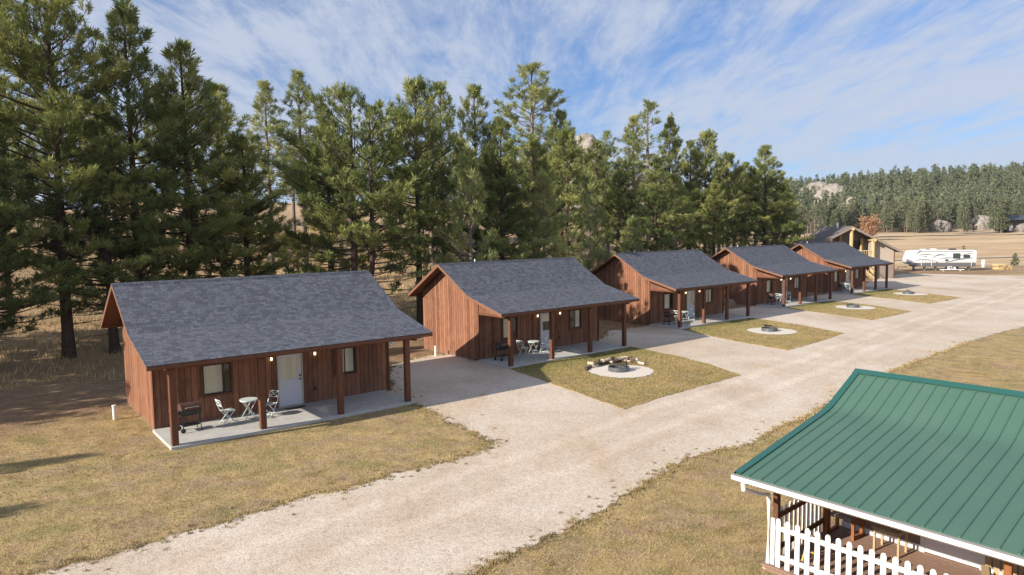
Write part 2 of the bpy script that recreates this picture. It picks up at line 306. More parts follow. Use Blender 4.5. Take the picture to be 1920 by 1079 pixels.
# ------------------------------------------------------------------ ground, gravel, lawns
th = np.concatenate([np.arange(R(-62), R(242), R(4))[0:0], np.radians(np.arange(30, 150, .6)), np.radians(np.arange(150, 390, 4))])
rr = np.concatenate([[.5], np.geomspace(3, 900, 140)])
TT, RR = np.meshgrid(th, rr); X = RR*np.cos(TT); Y = RR*np.sin(TT); Z = gz(X, Y)
V = np.stack([X, Y, Z], -1).reshape(-1, 3); nr, nth = RR.shape
i, j = np.meshgrid(np.arange(nr-1), np.arange(nth), indexing='ij'); j2 = (j+1) % nth
F = np.stack([i*nth+j, (i+1)*nth+j, (i+1)*nth+j2, i*nth+j2], -1).reshape(-1, 4)
V = np.vstack([V, [[0, 0, 0]]]); me = np_mesh('ground', V, F[:, :], ground_mat)
ground = bpy.data.objects.new('ground', me); col.objects.link(ground); tag(ground, kind='structure')
me.polygons.foreach_set('use_smooth', [True]*len(me.polygons))

def wavy(P, amp=.12, step=.35, seed=1):
    r = np.random.default_rng(seed); out = []; n = len(P)
    for k in range(n):
        a = np.array(P[k][:2]); b = np.array(P[(k+1) % n][:2]); L = np.linalg.norm(b-a); m = int(min(max(1, L/step), 150))
        d = (b-a)/max(L, 1e-6); nn = np.array([-d[1], d[0]])
        for q in range(m):
            t = q/m; w = amp*(math.sin(t*L*.9+k)*.4+math.sin(t*L*2.3+2*k)*.3+math.sin(t*L*6.1+3*k)*.25+r.normal()*.4)*min(1, min(t, 1-t)*L/.5+.15)
            out.append(a+(b-a)*t+nn*w)
    return np.array(out)
def sheet(name, P, z, m, origin=(0, 0, 0), rz=0, thick=0):
    o3 = Vector(origin); Mi = Matrix.Rotation(-rz, 3, 'Z'); pts = [Mi @ (Vector((p[0], p[1], z))-o3) for p in P]
    tris = tessellate_polygon([[Vector((p.x, p.y, 0)) for p in pts]]); me = bpy.data.meshes.new(name)
    me.from_pydata([tuple(p) for p in pts], [], [tuple(t) for t in tris]); me.materials.append(m)
    bm = bmesh.new(); bm.from_mesh(me)
    for f in bm.faces:
        f.normal_update()
        if f.normal.z < 0: f.normal_flip()
    if thick:
        bo = [e for e in bm.edges if e.is_boundary]; g = bmesh.ops.extrude_edge_only(bm, edges=bo)
        bmesh.ops.translate(bm, vec=(0, 0, -thick), verts=[v for v in g['geom'] if isinstance(v, bmesh.types.BMVert)])
    bm.to_mesh(me); bm.free(); o = bpy.data.objects.new(name, me); col.objects.link(o); o.location = origin; o.rotation_euler = (0, 0, rz); return tag(o, kind='structure')
ROAD = [gp(*p)[:2] for p in [(-260, 1140), (60, 1079), (200, 1045), (400, 985), (560, 935), (760, 885), (880, 856), (930, 833), (858, 798), (772, 757), (728, 738), (730, 700), (742, 682), (800, 668), (850, 663), (893, 677), (1126, 636),
   (1140, 620), (1215, 612), (1352, 590), (1360, 582), (1421, 573), (1520, 556), (1600, 545), (1640, 524), (1690, 514), (1740, 514), (1850, 516), (1920, 517), (2300, 530), (2300, 580), (1920, 613), (1880, 622), (1840, 634), (1790, 652), (1740, 672), (1690, 690), (1640, 712), (1570, 742), (1510, 782), (1440, 812), (1400, 835),
   (1330, 852), (1270, 872), (1210, 905), (1160, 932), (1145, 950), (1090, 978), (1020, 1012), (950, 1048), (885, 1082), (780, 1180), (500, 1400), (-100, 1400)]]
ROADW = wavy(ROAD, .17, .16, 3)
sheet('gravel_road', ROADW, .012, M['gravel'])
CAB = [(-12.362, 23.295, .676), (-1.743, 35.367, .699), (9.646, 47.942, .70), (21.172, 59.336, .709), (32.147, 70.011, .709)]
LAWN_PX = [None, [(955, 692), (1060, 668), (1176, 650), (1262, 667), (1330, 684), (1389, 705), (1310, 726), (1230, 749), (1171, 769), (1060, 730)],
   [(1278, 619), (1345, 606), (1408, 597), (1500, 610), (1583, 626), (1530, 643), (1476, 658), (1370, 639)],
   [(1470, 577.5), (1520, 569), (1560, 565), (1640, 574), (1709, 585), (1670, 594), (1632, 601), (1550, 589)],
   [(1592, 552.5), (1625, 547), (1662, 542), (1740, 551), (1802, 558.5), (1772, 565), (1742, 570), (1660, 560)]]
LAWNS = []
for i in range(1, 5):
    P = wavy([gp(*p)[:2] for p in LAWN_PX[i]], .05, .2, 20+i); LAWNS.append(P)
    x, y, a = CAB[i]; off = Matrix.Rotation(a, 3, 'Z') @ Vector((0, -5.2, 0))
    sheet('lawn', P, .03, lawn_mat, (x+off.x, y+off.y, 0), a, .03)
# a field track on the far meadow
trk = MB()
def field_path(pts, w):
    prev = None
    for (u, Y, x) in pts: pass
def strip(name, pts, w, m, lift=.12):
    b = MB(); L = []
    P = []
    for k in range(len(pts)-1):
        for q in range(14): P.append(np.array(pts[k])+(np.array(pts[k+1])-np.array(pts[k]))*q/14)
    P.append(np.array(pts[-1], float))
    for k in range(len(P)-1):
        a = P[k]; c = P[k+1]; d = (c-a)/np.linalg.norm(c-a); n = np.array([-d[1], d[0]])*w/2
        q = [(*(a-n), gz(*(a-n))+lift), (*(c-n), gz(*(c-n))+lift), (*(c+n), gz(*(c+n))+lift), (*(a+n), gz(*(a+n))+lift)]; b.quad(*q)
    o = b.build(name, m); return tag(o, kind='structure')
strip('field_path', [(68, 128), (85, 131), (110, 133), (170, 136)], 3.0, M['trackm'])
strip('field_path', [(88, 205), (110, 212), (150, 220), (190, 226)], 3.2, M['trackm'], .25)
strip('field_path', [(150, 232), (175, 240), (230, 246)], 5, M['trackm'], .3)

# ------------------------------------------------------------------ cabins
L_, OL, OR_, DEP = 9.04, .68, .57, 5.28
RY, RZ, BY, BZ, EY, EZ = 2.68, 5.03, 0.0, 3.47, -2.69, 2.76
KY = 5.78; KZ = RZ-(RZ-BZ)/(RY-BY)*(KY-RY)
def roof_z(y):
    if y > RY: return RZ-(RZ-BZ)/(RY-BY)*(y-RY)
    if y > BY: return BZ+(RZ-BZ)/(RY-BY)*(y-BY)
    return BZ+(BZ-EZ)/(BY-EY)*(y-BY)
def siding_run(b, fixed, a0, a1, zb, ztop, along, out, th=.022, W=.2032, holes=()):
    # boards with shadow gaps along one wall; out = direction (+1/-1) the boards face
    n0 = math.floor(a0/W); k = n0
    while k*W < a1-1e-4:
        s0 = max(a0, k*W); s1 = min(a1, (k+1)*W); k += 1
        if s1-s0 < .004: continue
        g = .02; p0, p1 = s0+g*.5, s1-g*.5
        if p1 <= p0: continue
        t0, t1 = ztop(p0), ztop(p1)
        segs = [(zb, None)]
        for (h0, h1, hz0, hz1) in holes:
            if p1 > h0 and p0 < h1: segs = [(zb, hz0), (hz1, None)]
        for (za, zc) in segs:
            if zc is not None and zc-za < .03: continue
            q0 = t0 if zc is None else zc; q1 = t1 if zc is None else zc
            f0, f1 = fixed, fixed+out*th
            if along == 'x': P = [(p0, f1, za), (p1, f1, za), (p1, f1, q1), (p0, f1, q0)]; Q = [(p0, f0, za), (p1, f0, za), (p1, f0, q1), (p0, f0, q0)]
            else: P = [(f1, p0, za), (f1, p1, za), (f1, p1, q1), (f1, p0, q0)]; Q = [(f0, p0, za), (f0, p1, za), (f0, p1, q1), (f0, p0, q0)]
            n = len(b.v); b.v += P+Q
            b.f += [(n, n+1, n+2, n+3), (n, n+4, n+5, n+1), (n+1, n+5, n+6, n+2), (n+2, n+6, n+7, n+3), (n+3, n+7, n+4, n)]
def make_cabin(idx):
    x, y, a = CAB[idx]
    root = empty('cabin', (x, y, 0), a)
    prof = lambda d: [(KY-.3, roof_z(KY-.3)-d), (RY, RZ-d), (BY, BZ-d), (EY+.3, roof_z(EY+.3)-d)]
    W1 = (1.6, 2.58, 1.0, 2.1); DR = (4.29, 5.29, .1, 2.15); W2 = (6.62, 7.52, 1.05, 2.1)
    # core walls with openings (thin recess behind the siding)
    c = MB(); t = .1
    def under(yy): return roof_z(yy)-.17
    c.prism([(t, .0), (DEP-t, 0), (DEP-t, under(DEP-t)), (RY, under(RY)), (t, under(t))], .03, .03+t, 'x')
    c.prism([(t, .0), (DEP-t, 0), (DEP-t, under(DEP-t)), (RY, under(RY)), (t, under(t))], L_-.03-t, L_-.03, 'x')
    c.box(.03, L_-.03, DEP-t, DEP-.03, 0, under(DEP))
    xs = [(.03, W1[0]), (W1[1], DR[0]), (DR[1], W2[0]), (W2[1], L_-.03)]
    for (q0, q1) in xs: c.box(q0, q1, .03, t, 0, under(0))
    for h in (W1, W2): c.box(h[0], h[1], .03, t, 0, h[2]); c.box(h[0], h[1], .03, t, h[3], under(0))
    c.box(DR[0], DR[1], .03, t, DR[3], under(0))
    siding_run(c, .03, .0, L_, .06, lambda s: under(0)-.02, 'x', -1, holes=(W1, DR, W2))
    siding_run(c, .03, .0, DEP, .06, lambda s: min(3.05, under(s)), 'y', -1)
    siding_run(c, L_-.03, .0, DEP, .06, lambda s: min(3.05, under(s)), 'y', 1)
    siding_run(c, DEP-.03, 0, L_, .06, lambda s: under(DEP)-.02, 'x', 1)
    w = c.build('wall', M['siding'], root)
    for (fx, out) in ((.018, -1), (L_-.018, 1)):       # upper gable boards lap over the lower ones
        g = MB()
        for (y0, y1) in ((.0, RY), (RY, DEP)):
            siding_run(g, fx, y0, y1, 3.06, lambda s: max(3.07, under(s)), 'y', out)
        siding_run(g, fx, -2.5, -.03, 2.562, lambda s: max(2.57, under(s)), 'y', out)
        g.build('gable', M['siding'], root)
    tr = MB(); tr.prism([(-.035, -.035), (.05, -.035), (.05, -.009), (-.009, -.009), (-.009, .08), (-.035, .08)], .05, 3.03, 'z'); tr.build('corner_board', M['stain'], root)
    tr = MB(); tr.box(L_-.045, L_+.035, -.035, -.009, .05, 3.03); tr.build('corner_board', M['stain'], root)
    # roof
    top = [(KY, roof_z(KY)), (RY, RZ), (BY, BZ), (EY, EZ)]; x0, x1 = -OL, L_+OR_
    def slab(d0, d1, xa, xb, inset=0):
        pts = top if not inset else [(KY-inset, roof_z(KY-inset)), (RY, RZ), (BY, BZ), (EY+inset, roof_z(EY+inset))]
        b = MB(); b.prism([(p, q-d0) for p, q in pts]+[(p, q-d1) for p, q in pts[::-1]], xa, xb, 'x'); return b
    rf = slab(0, .022, x0, x1).build('roof', M['shingle'], root)
    cap = MB()
    for k in range(int((x1-x0)/.14)):
        q = x0+k*.14; dz = .012+.004*(k % 2)
        cap.quad((q, RY-.16, RZ-.093+dz+.01), (q+.139, RY-.16, RZ-.093+dz), (q+.139, RY, RZ+dz), (q, RY, RZ+dz+.01))
        cap.quad((q, RY, RZ+dz+.01), (q+.139, RY, RZ+dz), (q+.139, RY+.16, RZ-.093+dz), (q, RY+.16, RZ-.093+dz+.01))
    cap.build('ridge_cap', M['shingle'], rf)
    slab(.0225, .06, x0+.012, x1-.012, .012).build('roof_underside', M['rough_deck'], root)
    for xa in (x0+.006, x1-.036): slab(.024, .165, xa, xa+.03, .0).build('rake_board', M['trimw'], root)
    f = MB(); f.box(x0+.037, x1-.037, EY+.004, EY+.032, EZ-.15, EZ-.024); f.build('fascia', M['stain'], root)
    f = MB(); f.box(x0+.037, x1-.037, KY-.032, KY-.004, KZ-.165, KZ-.024); f.build('fascia', M['stain'], root)
    f = MB(); f.box(-.1, L_+.1, -2.56, -2.38, 2.562, 2.74); f.build('porch_beam', M['stain'], root)
    for xa in (-.02, L_-.10): f = MB(); f.box(xa, xa+.12, -2.375, -.04, 2.45, 2.56); f.build('porch_beam', M['stain'], root)
    for k in range(4):
        px = (.06, 2.85, 5.70, 8.52)[k]; b = MB(); b.box(px-.1, px+.1, -2.57, -2.37, .1, 2.56); b.build('post', M['stain'], root, bevel=.008)
    s = MB(); s.box(-.10, 8.72, -2.65, .0, -.05, .1); s.box(.05, L_-.05, .0, DEP-.1, -.05, .055); s.build('porch_slab', M['concrete'], root, bevel=.01)
    # door
    d = MB(); dx0, dx1 = DR[0]+.05, DR[1]-.05; d.box(dx0, dx1, .02, .06, .12, 1.14); d.box(dx0, dx0+.16, .02, .06, 1.14, 2.10); d.box(dx1-.16, dx1, .02, .06, 1.14, 2.10); d.box(dx0+.16, dx1-.16, .02, .06, 2.0, 2.10)
    dr = d.build('door', M['doorw'], root)
    f = MB(); f.box(DR[0], DR[0]+.045, -.02, .06, .1, 2.15); f.box(DR[1]-.045, DR[1], -.02, .06, .1, 2.15); f.box(DR[0]+.045, DR[1]-.045, -.02, .06, 2.105, 2.15); f.box(DR[0]+.045, DR[1]-.045, -.03, .07, .1, .117); f.build('frame', M['cream'], dr)
    f = MB(); f.box(dx0+.16, dx1-.16, .030, .036, 1.14, 2.0); f.build('pane', M['glass'], dr)
    f = MB(); f.box(dx0+.16, dx1-.16, .045, .055, 1.14+(.0 if idx != 1 else .5), 2.0); f.build('blind', M['blind'], dr)
    for zz_, r_ in ((1.10, .032), (1.24, .036)):
        f = MB(); f.tube([(dx1-.07, .02, zz_), (dx1-.07, -.04, zz_)], r_, 10); f.build('handle' if r_ < .034 else 'lock', M['black'], dr)
    for h, op in ((W1, .72), (W2, 1.0)):
        f = MB(); e = .045
        f.box(h[0], h[0]+e, .0, .06, h[2], h[3]); f.box(h[1]-e, h[1], .0, .06, h[2], h[3]); f.box(h[0]+e, h[1]-e, .0, .06, h[2], h[2]+e); f.box(h[0]+e, h[1]-e, .0, .06, h[3]-e, h[3])
        hm_ = h[0]+(h[1]-h[0])*(.74 if h is W1 else .5); f.box(hm_-.018, hm_+.018, .012, .055, h[2]+e, h[3]-e)
        wi = f.build('window', M['bronze'], root)
        f = MB(); g = .075; f.box(h[0]-g, h[0], -.03, .0, h[2]-g, h[3]+g); f.box(h[1], h[1]+g, -.03, .0, h[2]-g, h[3]+g); f.box(h[0], h[1], -.03, 0, h[2]-g, h[2]); f.box(h[0], h[1], -.03, 0, h[3], h[3]+g); f.build('surround', M['stain'], wi)
        f = MB(); f.box(h[0]+e, h[1]-e, .022, .026, h[2]+e, h[3]-e); f.build('pane', M['glass'], wi)
        f = MB(); a0 = h[0]+e; a1 = h[0]+e+(h[1]-h[0]-2*e)*op
        if idx == 1 and h is W2: a0 = h[0]+.42
        zc = h[2]+e; n_ = 22
        for k in range(n_):
            z0 = zc+(h[3]-e-zc)*k/n_; z1 = zc+(h[3]-e-zc)*(k+1)/n_; f.quad((a0, .062, z0), (a1, .062, z0), (a1, .074, z1-.003), (a0, .074, z1-.003))
        f.build('blind', M['blind'], wi)
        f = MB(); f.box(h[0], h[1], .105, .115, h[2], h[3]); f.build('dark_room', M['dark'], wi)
    for lx in (4.06, 5.78):
        f = MB(); f.box(lx-.05, lx+.05, -.012, .008, 2.0, 2.14); f.tube([(lx, -.012, 2.1), (lx, -.07, 2.12), (lx, -.07, 2.09)], .012, 6); lp = f.build('porch_lamp', M['bronze'], root)
        f = MB(); f.tube([(lx, -.07, 2.09), (lx, -.07, 2.06), (lx, -.07, 2.0), (lx, -.07, 1.97)], [.02, .042, .042, .025], 10); f.build('lamp_glass', M['lamp'], lp)
    f = MB(); f.box(5.70, 5.82, -.012, .008, .55, .70); f.build('outlet_box', M['bronze'], root)
    if idx: f = MB(); f.tube([(2.3, 3.3, roof_z(3.3)-.05), (2.3, 3.3, roof_z(3.3)+.50)], .035, 8); f.build('vent_pipe', M['pvc'], root)
    return root
lampm = mat('lamp_glow', (1, .8, .5)); b_ = lampm.node_tree.nodes['Principled BSDF']; b_.inputs['Emission Color'].default_value = (1, .80, .50, 1); b_.inputs['Emission Strength'].default_value = 2.2; M['lamp'] = lampm
CL = ['nearest dark brown board cabin with grey shingle roof, at the left beside the open lawn', 'second brown cabin along the row, behind the fire pit with the curved log pile', 'third brown cabin along the row, the middle one of the five', 'fourth brown cabin along the row, with a pale dirt mound beside it', 'farthest brown cabin of the row, in front of the tan two-storey building']
cabins = []
for i in range(5):
    c = make_cabin(i); tag(c, CL[i], 'cabin', 'brown rental cabins with grey shingle roofs'); cabins.append(c)
def inC(i, lx, ly, z=0):
    x, y, a = CAB[i]; return (x+lx*math.cos(a)-ly*math.sin(a), y+lx*math.sin(a)+ly*math.cos(a), z)
ORD = ['nearest', 'second', 'third', 'fourth', 'farthest']

# small porch things -------------------------------------------------
def make_chair():
    r = empty('folding_chair'); m = M['chair']; w = .2
    for s in (-w, w):
        b = MB(); b.tube([(-.30, s, .88), (-.24, s, .66), (-.15, s, .45), (.24, s, 0)], .016, 6); b.build('leg', m, r)
        b = MB(); s2 = s*.86; b.tube([(.22, s2, .45), (-.20, s2, 0)], .016, 6); b.build('leg', m, r)
    b = MB()
    for k in range(6): b.box(-.16+k*.068, -.16+k*.068+.05, -w+.02, w-.02, .452, .466)
    b.tube([(-.17, -w+.02, .445), (.24, -w+.02, .445)], .012, 6); b.tube([(-.17, w-.02, .445), (.24, w-.02, .445)], .012, 6); b.build('seat', m, r)
    b = MB(); b.tube([(-.30, -w, .87), (-.30, w, .87)], .016, 6); b.tube([(-.245, -w, .66), (-.245, w, .66)], .014, 6)
    b.tube([(-.298, -w, .86), (-.247, w, .67)], .012, 6); b.tube([(-.298, w, .86), (-.247, -w, .67)], .012, 6); b.build('backrest', m, r)
    b = MB(); b.tube([(.15, -w, .1), (.15, w, .1)], .010, 6); b.tube([(-.12, -w*.86, .09), (-.12, w*.86, .09)], .010, 6); b.build('stretcher', m, r); return r
def make_table():
    r = empty('bistro_table'); m = M['chair']; b = MB(); b.tube([(0, 0, .70), (0, 0, .725)], .31, 28); b.tube([(0, 0, .67), (0, 0, .70)], .29, 28); b.build('table_top', m, r)
    for a in (0, 1):
        for s in (-1, 1):
            b = MB(); y0 = .2 if a else -.2; b.tube([(s*.2, y0, .67), (-s*.22, y0*1.05, 0)], .013, 6); b.build('leg', m, r)
    b = MB(); b.tube([(-.13, -.2, .2), (-.13, .2, .2)], .009, 6); b.tube([(.13, -.2, .2), (.13, .2, .2)], .009, 6); b.build('stretcher', m, r); return r
def make_grill():
    r = empty('barrel_grill'); k = M['black']
    n = 16; b = MB(); poly = [(.23*math.cos(math.pi+math.pi*q/n), .74+.23*math.sin(math.pi+math.pi*q/n)) for q in range(n+1)]; b.prism([(p, z) for p, z in poly], -.32, .32, 'x'); b.build('firebox', k, r)
    b = MB(); poly = [(.235*math.cos(math.pi*q/n), .755+.225*math.sin(math.pi*q/n)) for q in range(n+1)]; b.prism(poly, -.325, .325, 'x'); ld = b.build('lid', M['rust'], r)
    b = MB(); b.tube([(-.2, -.25, .84), (-.2, -.30, .86), (.2, -.30, .86), (.2, -.25, .84)], .012, 6); b.build('handle', M['logw'], ld)
    b = MB(); b.tube([(.05, .05, .95), (.05, .05, 1.02)], .03, 8); b.build('vent', k, ld)
    for sx in (-.27, .27):
        for sy in (-.2, .2):
            b = MB(); b.tube([(sx, sy*.7, .6), (sx*1.1, sy*1.15, .07 if sx < 0 else .0)], .016, 6); b.build('leg', k, r)
    b = MB(); b.box(-.27, .27, -.2, .2, .2, .215)
    for q in range(5): b.box(-.27, .27, -.19+q*.09, -.17+q*.09, .215, .222)
    b.build('bottom_shelf', k, r)
    b = MB(); b.box(-.62, -.34, -.18, .18, .74, .765); b.bar((-.6, -.12, .74), (-.33, -.12, .6), .02); b.bar((-.6, .12, .74), (-.33, .12, .6), .02); b.build('side_shelf', M['steel'], r)
    for s in (-.24, .24):
        b = MB(); b.tube([(-.30, s-.018, .08), (-.30, s+.018, .08)], .08, 16); b.build('wheel', k, r)
    b = MB(); b.tube([(.36, 0, .62), (.36, 0, .55)], [.04, .03], 8); b.build('grease_cup', M['steel'], r); return r
def make_mat_():
    b = MB(); b.prism([(.42*math.cos(q*math.pi/12), .28*math.sin(q*math.pi/12)) for q in range(13)], 0, .015, 'z'); o = b.build('doormat', M['mat_']); return o
ch0, tb0, gr0, dm0 = make_chair(), make_table(), make_grill(), make_mat_()
used = set()
def put(src, i, lx, ly, rz, label, cat, group, z=.1):
    o = src if src.name not in used else (copy_tree(src) if src.type == 'EMPTY' else src.copy())
    if src.name in used and src.type != 'EMPTY': col.objects.link(o)
    used.add(src.name); o.location = inC(i, lx, ly, z); o.rotation_euler = (0, 0, CAB[i][2]+rz); tag(o, label, cat, group); return o
for i in range(5):
    j = (0, .12, -.1, .05, -.06)[i]
    put(gr0, i, .88+j*.5-(.1 if i else 0), -1.0+j, R(4+20*j), f"black barrel grill with brownish lid on the {ORD[i]} cabin's porch", 'grill', 'barrel grills on the porches')
    put(ch0, i, 2.12+j, -.88, R(6+60*j), f"pale folding chair on the grill side of the {ORD[i]} cabin's porch table", 'chair', 'pale folding bistro chairs')
    put(tb0, i, 2.9+j, -.85, R(10*j), f"small round pale bistro table on the {ORD[i]} cabin's porch", 'table', 'round bistro tables')
    put(ch0, i, 3.62+j, -.95, R(212-90*j), f"pale folding chair on the door side of the {ORD[i]} cabin's porch table", 'chair', 'pale folding bistro chairs')
    put(dm0, i, 4.79, -.35, R(180), f"dark half-round doormat at the {ORD[i]} cabin's white door", 'doormat', 'doormats before the cabin doors', .102)
# number board hanging at the end of the nearest cabin
sg = empty('number_sign', inC(0, L_+.09, -.12, 1.98), CAB[0][2], "small white number board by the right front corner of the nearest cabin", 'sign')
b = MB(); b.box(-.07, .09, -.012, .012, 0, .32); b.build('board', M['white'], sg)
b = MB(); b.bar((-.03, -.015, .20), (.04, -.015, .24), .015); b.bar((.04, -.015, .24), (-.01, -.015, .08), .015); b.bar((-.035, -.015, .08), (.05, -.015, .08), .015); b.build('numeral', M['bronze'], sg)
b = MB(); b.bar((-.06, 0, .3), (-.13, .10, .3), .015); b.build('bracket', M['bronze'], sg)
# pipes
def pipe(u, v, h, label):
    p = gp(u, v); r = empty('standpipe', tuple(p), 0, label, 'pipe', 'white standpipes beside the cabins')
    b = MB(); b.tube([(0, 0, 0), (0, 0, h)], .06, 14); b.build('pipe', M['pvc'], r); b = MB(); b.tube([(0, 0, h), (0, 0, h+.04)], .075, 14); b.build('cap', M['pvc'], r)
pipe(215, 787, .5, 'short white capped pipe standing in the grass left of the nearest cabin')
pipe(817, 668, .52, "short white capped pipe standing near the second cabin's lower left wall")

# ------------------------------------------------------------------ fire pits
def make_pit(src=None):
    r = empty('fire_pit'); n = 30
    b = MB()
    for q in range(n):
        a0, a1 = 2*math.pi*q/n, 2*math.pi*(q+1)/n
        for (ra, rb, z0, z1) in ((.50, .50, .0, .20), (.50, .46, .20, .20), (.46, .46, .20, .02)):
            b.quad((ra*math.cos(a0), ra*math.sin(a0), z0), (ra*math.cos(a1), ra*math.sin(a1), z0), (rb*math.cos(a1), rb*math.sin(a1), z1), (rb*math.cos(a0), rb*math.sin(a0), z1))
    b.build('ring', M['steel'], r)
    b = MB(); b.prism([(.46*math.cos(2*math.pi*q/n), .46*math.sin(2*math.pi*q/n)) for q in range(n)], .0, .06, 'z'); b.build('ash_bed', M['ash'], r)
    b = MB(); b.tube([(.46, .1, 0), (.46, .1, .42)], .022, 8)
    for q in range(9): b.bar((.02+q*.055, -.2, .30), (.02+q*.055, .28, .30), .010)
    b.tube([(0, -.2, .30), (.48, -.2, .30), (.48, .28, .30), (0, .28, .30), (0, -.2, .30)], .012, 6); b.tube([(.46, .1, .30), (.75, .32, .33)], .012, 6); b.build('grate', M['black'], r)
    return r
pit0 = make_pit()
PITS = [(5.03, 32.35), (16.7, 44.35), (28.28, 56.8), (39.06, 67.55)]
for k, (x, y) in enumerate(PITS):
    o = pit0 if k == 0 else copy_tree(pit0); o.location = (x, y, .05); o.rotation_euler = (0, 0, (0.3, 1.5, 2.4, .9)[k])
    tag(o, f"low steel fire ring on a pale gravel circle in front of the {ORD[k+1]} cabin", 'fire pit', 'steel fire rings on the lawns')
    r_ = np.random.default_rng(50+k); P = []
    for q in range(60):
        a = 2*math.pi*q/60; rd = 1.52+.05*math.sin(3*a+k)+.03*r_.normal(); P.append((x+.12+rd*math.cos(a), y-.08+rd*math.sin(a)))
    sheet('gravel_pad', P, .046, M['padg'])
# split logs piled in a curve around the first pit
def make_log(seed):
    r_ = np.random.default_rng(seed); b = MB(); L = .40; n = 7; rad = .085
    ang = sorted(r_.uniform(0, 2*math.pi, n)); 
    poly = [(rad*(.8+.3*r_.random())*math.cos(a), rad*(.8+.3*r_.random())*math.sin(a)) for a in np.linspace(0, 2*math.pi, n, endpoint=False)]
    b.prism(poly, -L/2, L/2, 'x'); return b
logs = [make_log(s).build('split_log', M['logw'] if s % 3 else M['logb'], None, bevel=.008) for s in range(4)]
cnt = 0; LP = [gp(*p)[:2] for p in ((1098, 695), (1122, 687), (1150, 681), (1180, 680.5), (1202, 685))]
for lay in range(2):
    for q in range(15-lay*3):
        w_ = (q+lay*1.5)/14.01*4; i_ = int(w_); p_ = LP[i_]+(LP[i_+1]-LP[i_])*(w_-i_); dr_ = LP[i_+1]-LP[i_]
        s_ = logs[(q*3+lay) % 4]; o = s_ if s_.name not in used else s_.copy()
        if o is not s_: col.objects.link(o)
        used.add(s_.name); cnt += 1
        o.location = (p_[0], p_[1]+random.uniform(-.12, .12), .11+lay*.13); o.rotation_euler = (random.uniform(0, 6), random.uniform(-.1, .1), math.atan2(dr_[1], dr_[0])+random.uniform(-.7, .7)+(1.2 if q % 3 == 0 else 0))
        tag(o, 'split log in the curved pale pile beside the fire ring nearest the camera', 'log', 'split logs piled around the nearest fire pit')
for s in logs:
    if s.name not in used: bpy.data.objects.remove(s)
# dirt mound beside the fourth cabin, boards leaning there
def blob(name, m, loc, sx, sy, sz, seed, sub=4, rough=.25, label=None, cat=None, group=None, flat=0):
    bm = bmesh.new(); bmesh.ops.create_icosphere(bm, subdivisions=sub, radius=1); r_ = np.random.default_rng(seed); ph = r_.uniform(0, 6, (10, 3)); fr = r_.normal(0, 1, (10, 3)); fr = fr/np.linalg.norm(fr, axis=1)[:, None]*np.array([1.5, 1.9, 2.4, 3, 4, 5.2, 6.5, 8, 10, 13])[:, None]
    for v in bm.verts:
        p = np.array(v.co); n = 0
        for k in range(10): n += abs(math.sin(fr[k] @ p+ph[k][0]))*(1.3/(1+k*.8))-.35/(1+k*.8)
        f = 1+rough*n; v.co = Vector((p[0]*sx*f, p[1]*sy*f, (p[2] if p[2] > 0 or not flat else p[2]*.2)*sz*f))
    me = bpy.data.meshes.new(name); bm.to_mesh(me); bm.free(); me.materials.append(m); o = bpy.data.objects.new(name, me); col.objects.link(o); o.location = loc; return tag(o, label, cat, group)
mx_ = inC(3, -1.15, 2.3); blob('dirt_mound', m_noise('mound_dirt', (.20, .14, .09), (.33, .24, .17), 4, .95, .6, .03), (mx_[0], mx_[1], -.1), .7, .9, .5, 5, 4, .2, "pale dirt mound between the third and fourth cabins", 'mound')

# ------------------------------------------------------------------ green-roofed house, right foreground
M['green'] = m_noise('green_metal', (.058, .134, .097), (.074, .150, .111), .8, .5, .05, .002, 0, .5)
M['greend'] = mat('green_flashing', (.02, .10, .085), .4, 0, .5)
M['lap'] = m_wood('lap_siding', (.26, .18, .15), (.36, .26, .22)); M['deckb'] = m_wood('deck_boards', (.24, .15, .11), (.38, .25, .19), sc=(3, 14, 3)); M['orange'] = m_wood('orange_post', (.24, .09, .035), (.40, .17, .07))
M['oak'] = m_wood('pale_wood', (.42, .30, .17), (.60, .45, .28)); M['dull'] = m_wood('weathered_wood', (.27, .22, .17), (.42, .35, .28)); M['screen'] = mat('door_panel', (.74, .75, .78), .35); M['brownr'] = m_wood('brown_rail', (.10, .045, .025), (.18, .08, .045)); M['soff'] = mat('gutter_inside', (.33, .29, .27), .8)
HO = (4.197, 12.739); HR = math.atan2(-.76, .65); HL = 10.5
H = empty('green_roofed_house', (HO[0], HO[1], 0), HR, 'low house with green ribbed metal roof, white gutter and porch, at the lower right', 'house')
tp = [(0, 2.1), (3.35, 2.625), (3.6, 2.672), (3.8, 2.732), (4.0, 2.812), (5.237, 3.343), (6.8, 2.683), (9.4, 2.27)]
b = MB(); b.prism([(p, q) for p, q in tp]+[(p, q-.05) for p, q in tp[::-1]], 0, HL, 'x')
k = .26
def ribseg(b, x, p, q, h=.022, w=.024):
    (y0, z0), (y1, z1) = p, q
    for s in (-1, 1): b.quad((x-w, y0, z0+.001), (x-w*.4, y0, z0+h), (x-w*.4, y1, z1+h), (x-w, y1, z1+.001)) if s < 0 else b.quad((x+w*.4, y0, z0+h), (x+w, y0, z0+.001), (x+w, y1, z1+.001), (x+w*.4, y1, z1+h))
    b.quad((x-w*.4, y0, z0+h), (x+w*.4, y0, z0+h), (x+w*.4, y1, z1+h), (x-w*.4, y1, z1+h)); b.quad((x-w, y0, z0), (x+w, y0, z0), (x+w*.4, y0, z0+h), (x-w*.4, y0, z0+h))
while k < HL-.1:
    for s in range(7): ribseg(b, k, tp[s], tp[s+1])
    k += .247
rfm = b.build('roof', M['green'], H)
b = MB(); y0, z0 = tp[5]
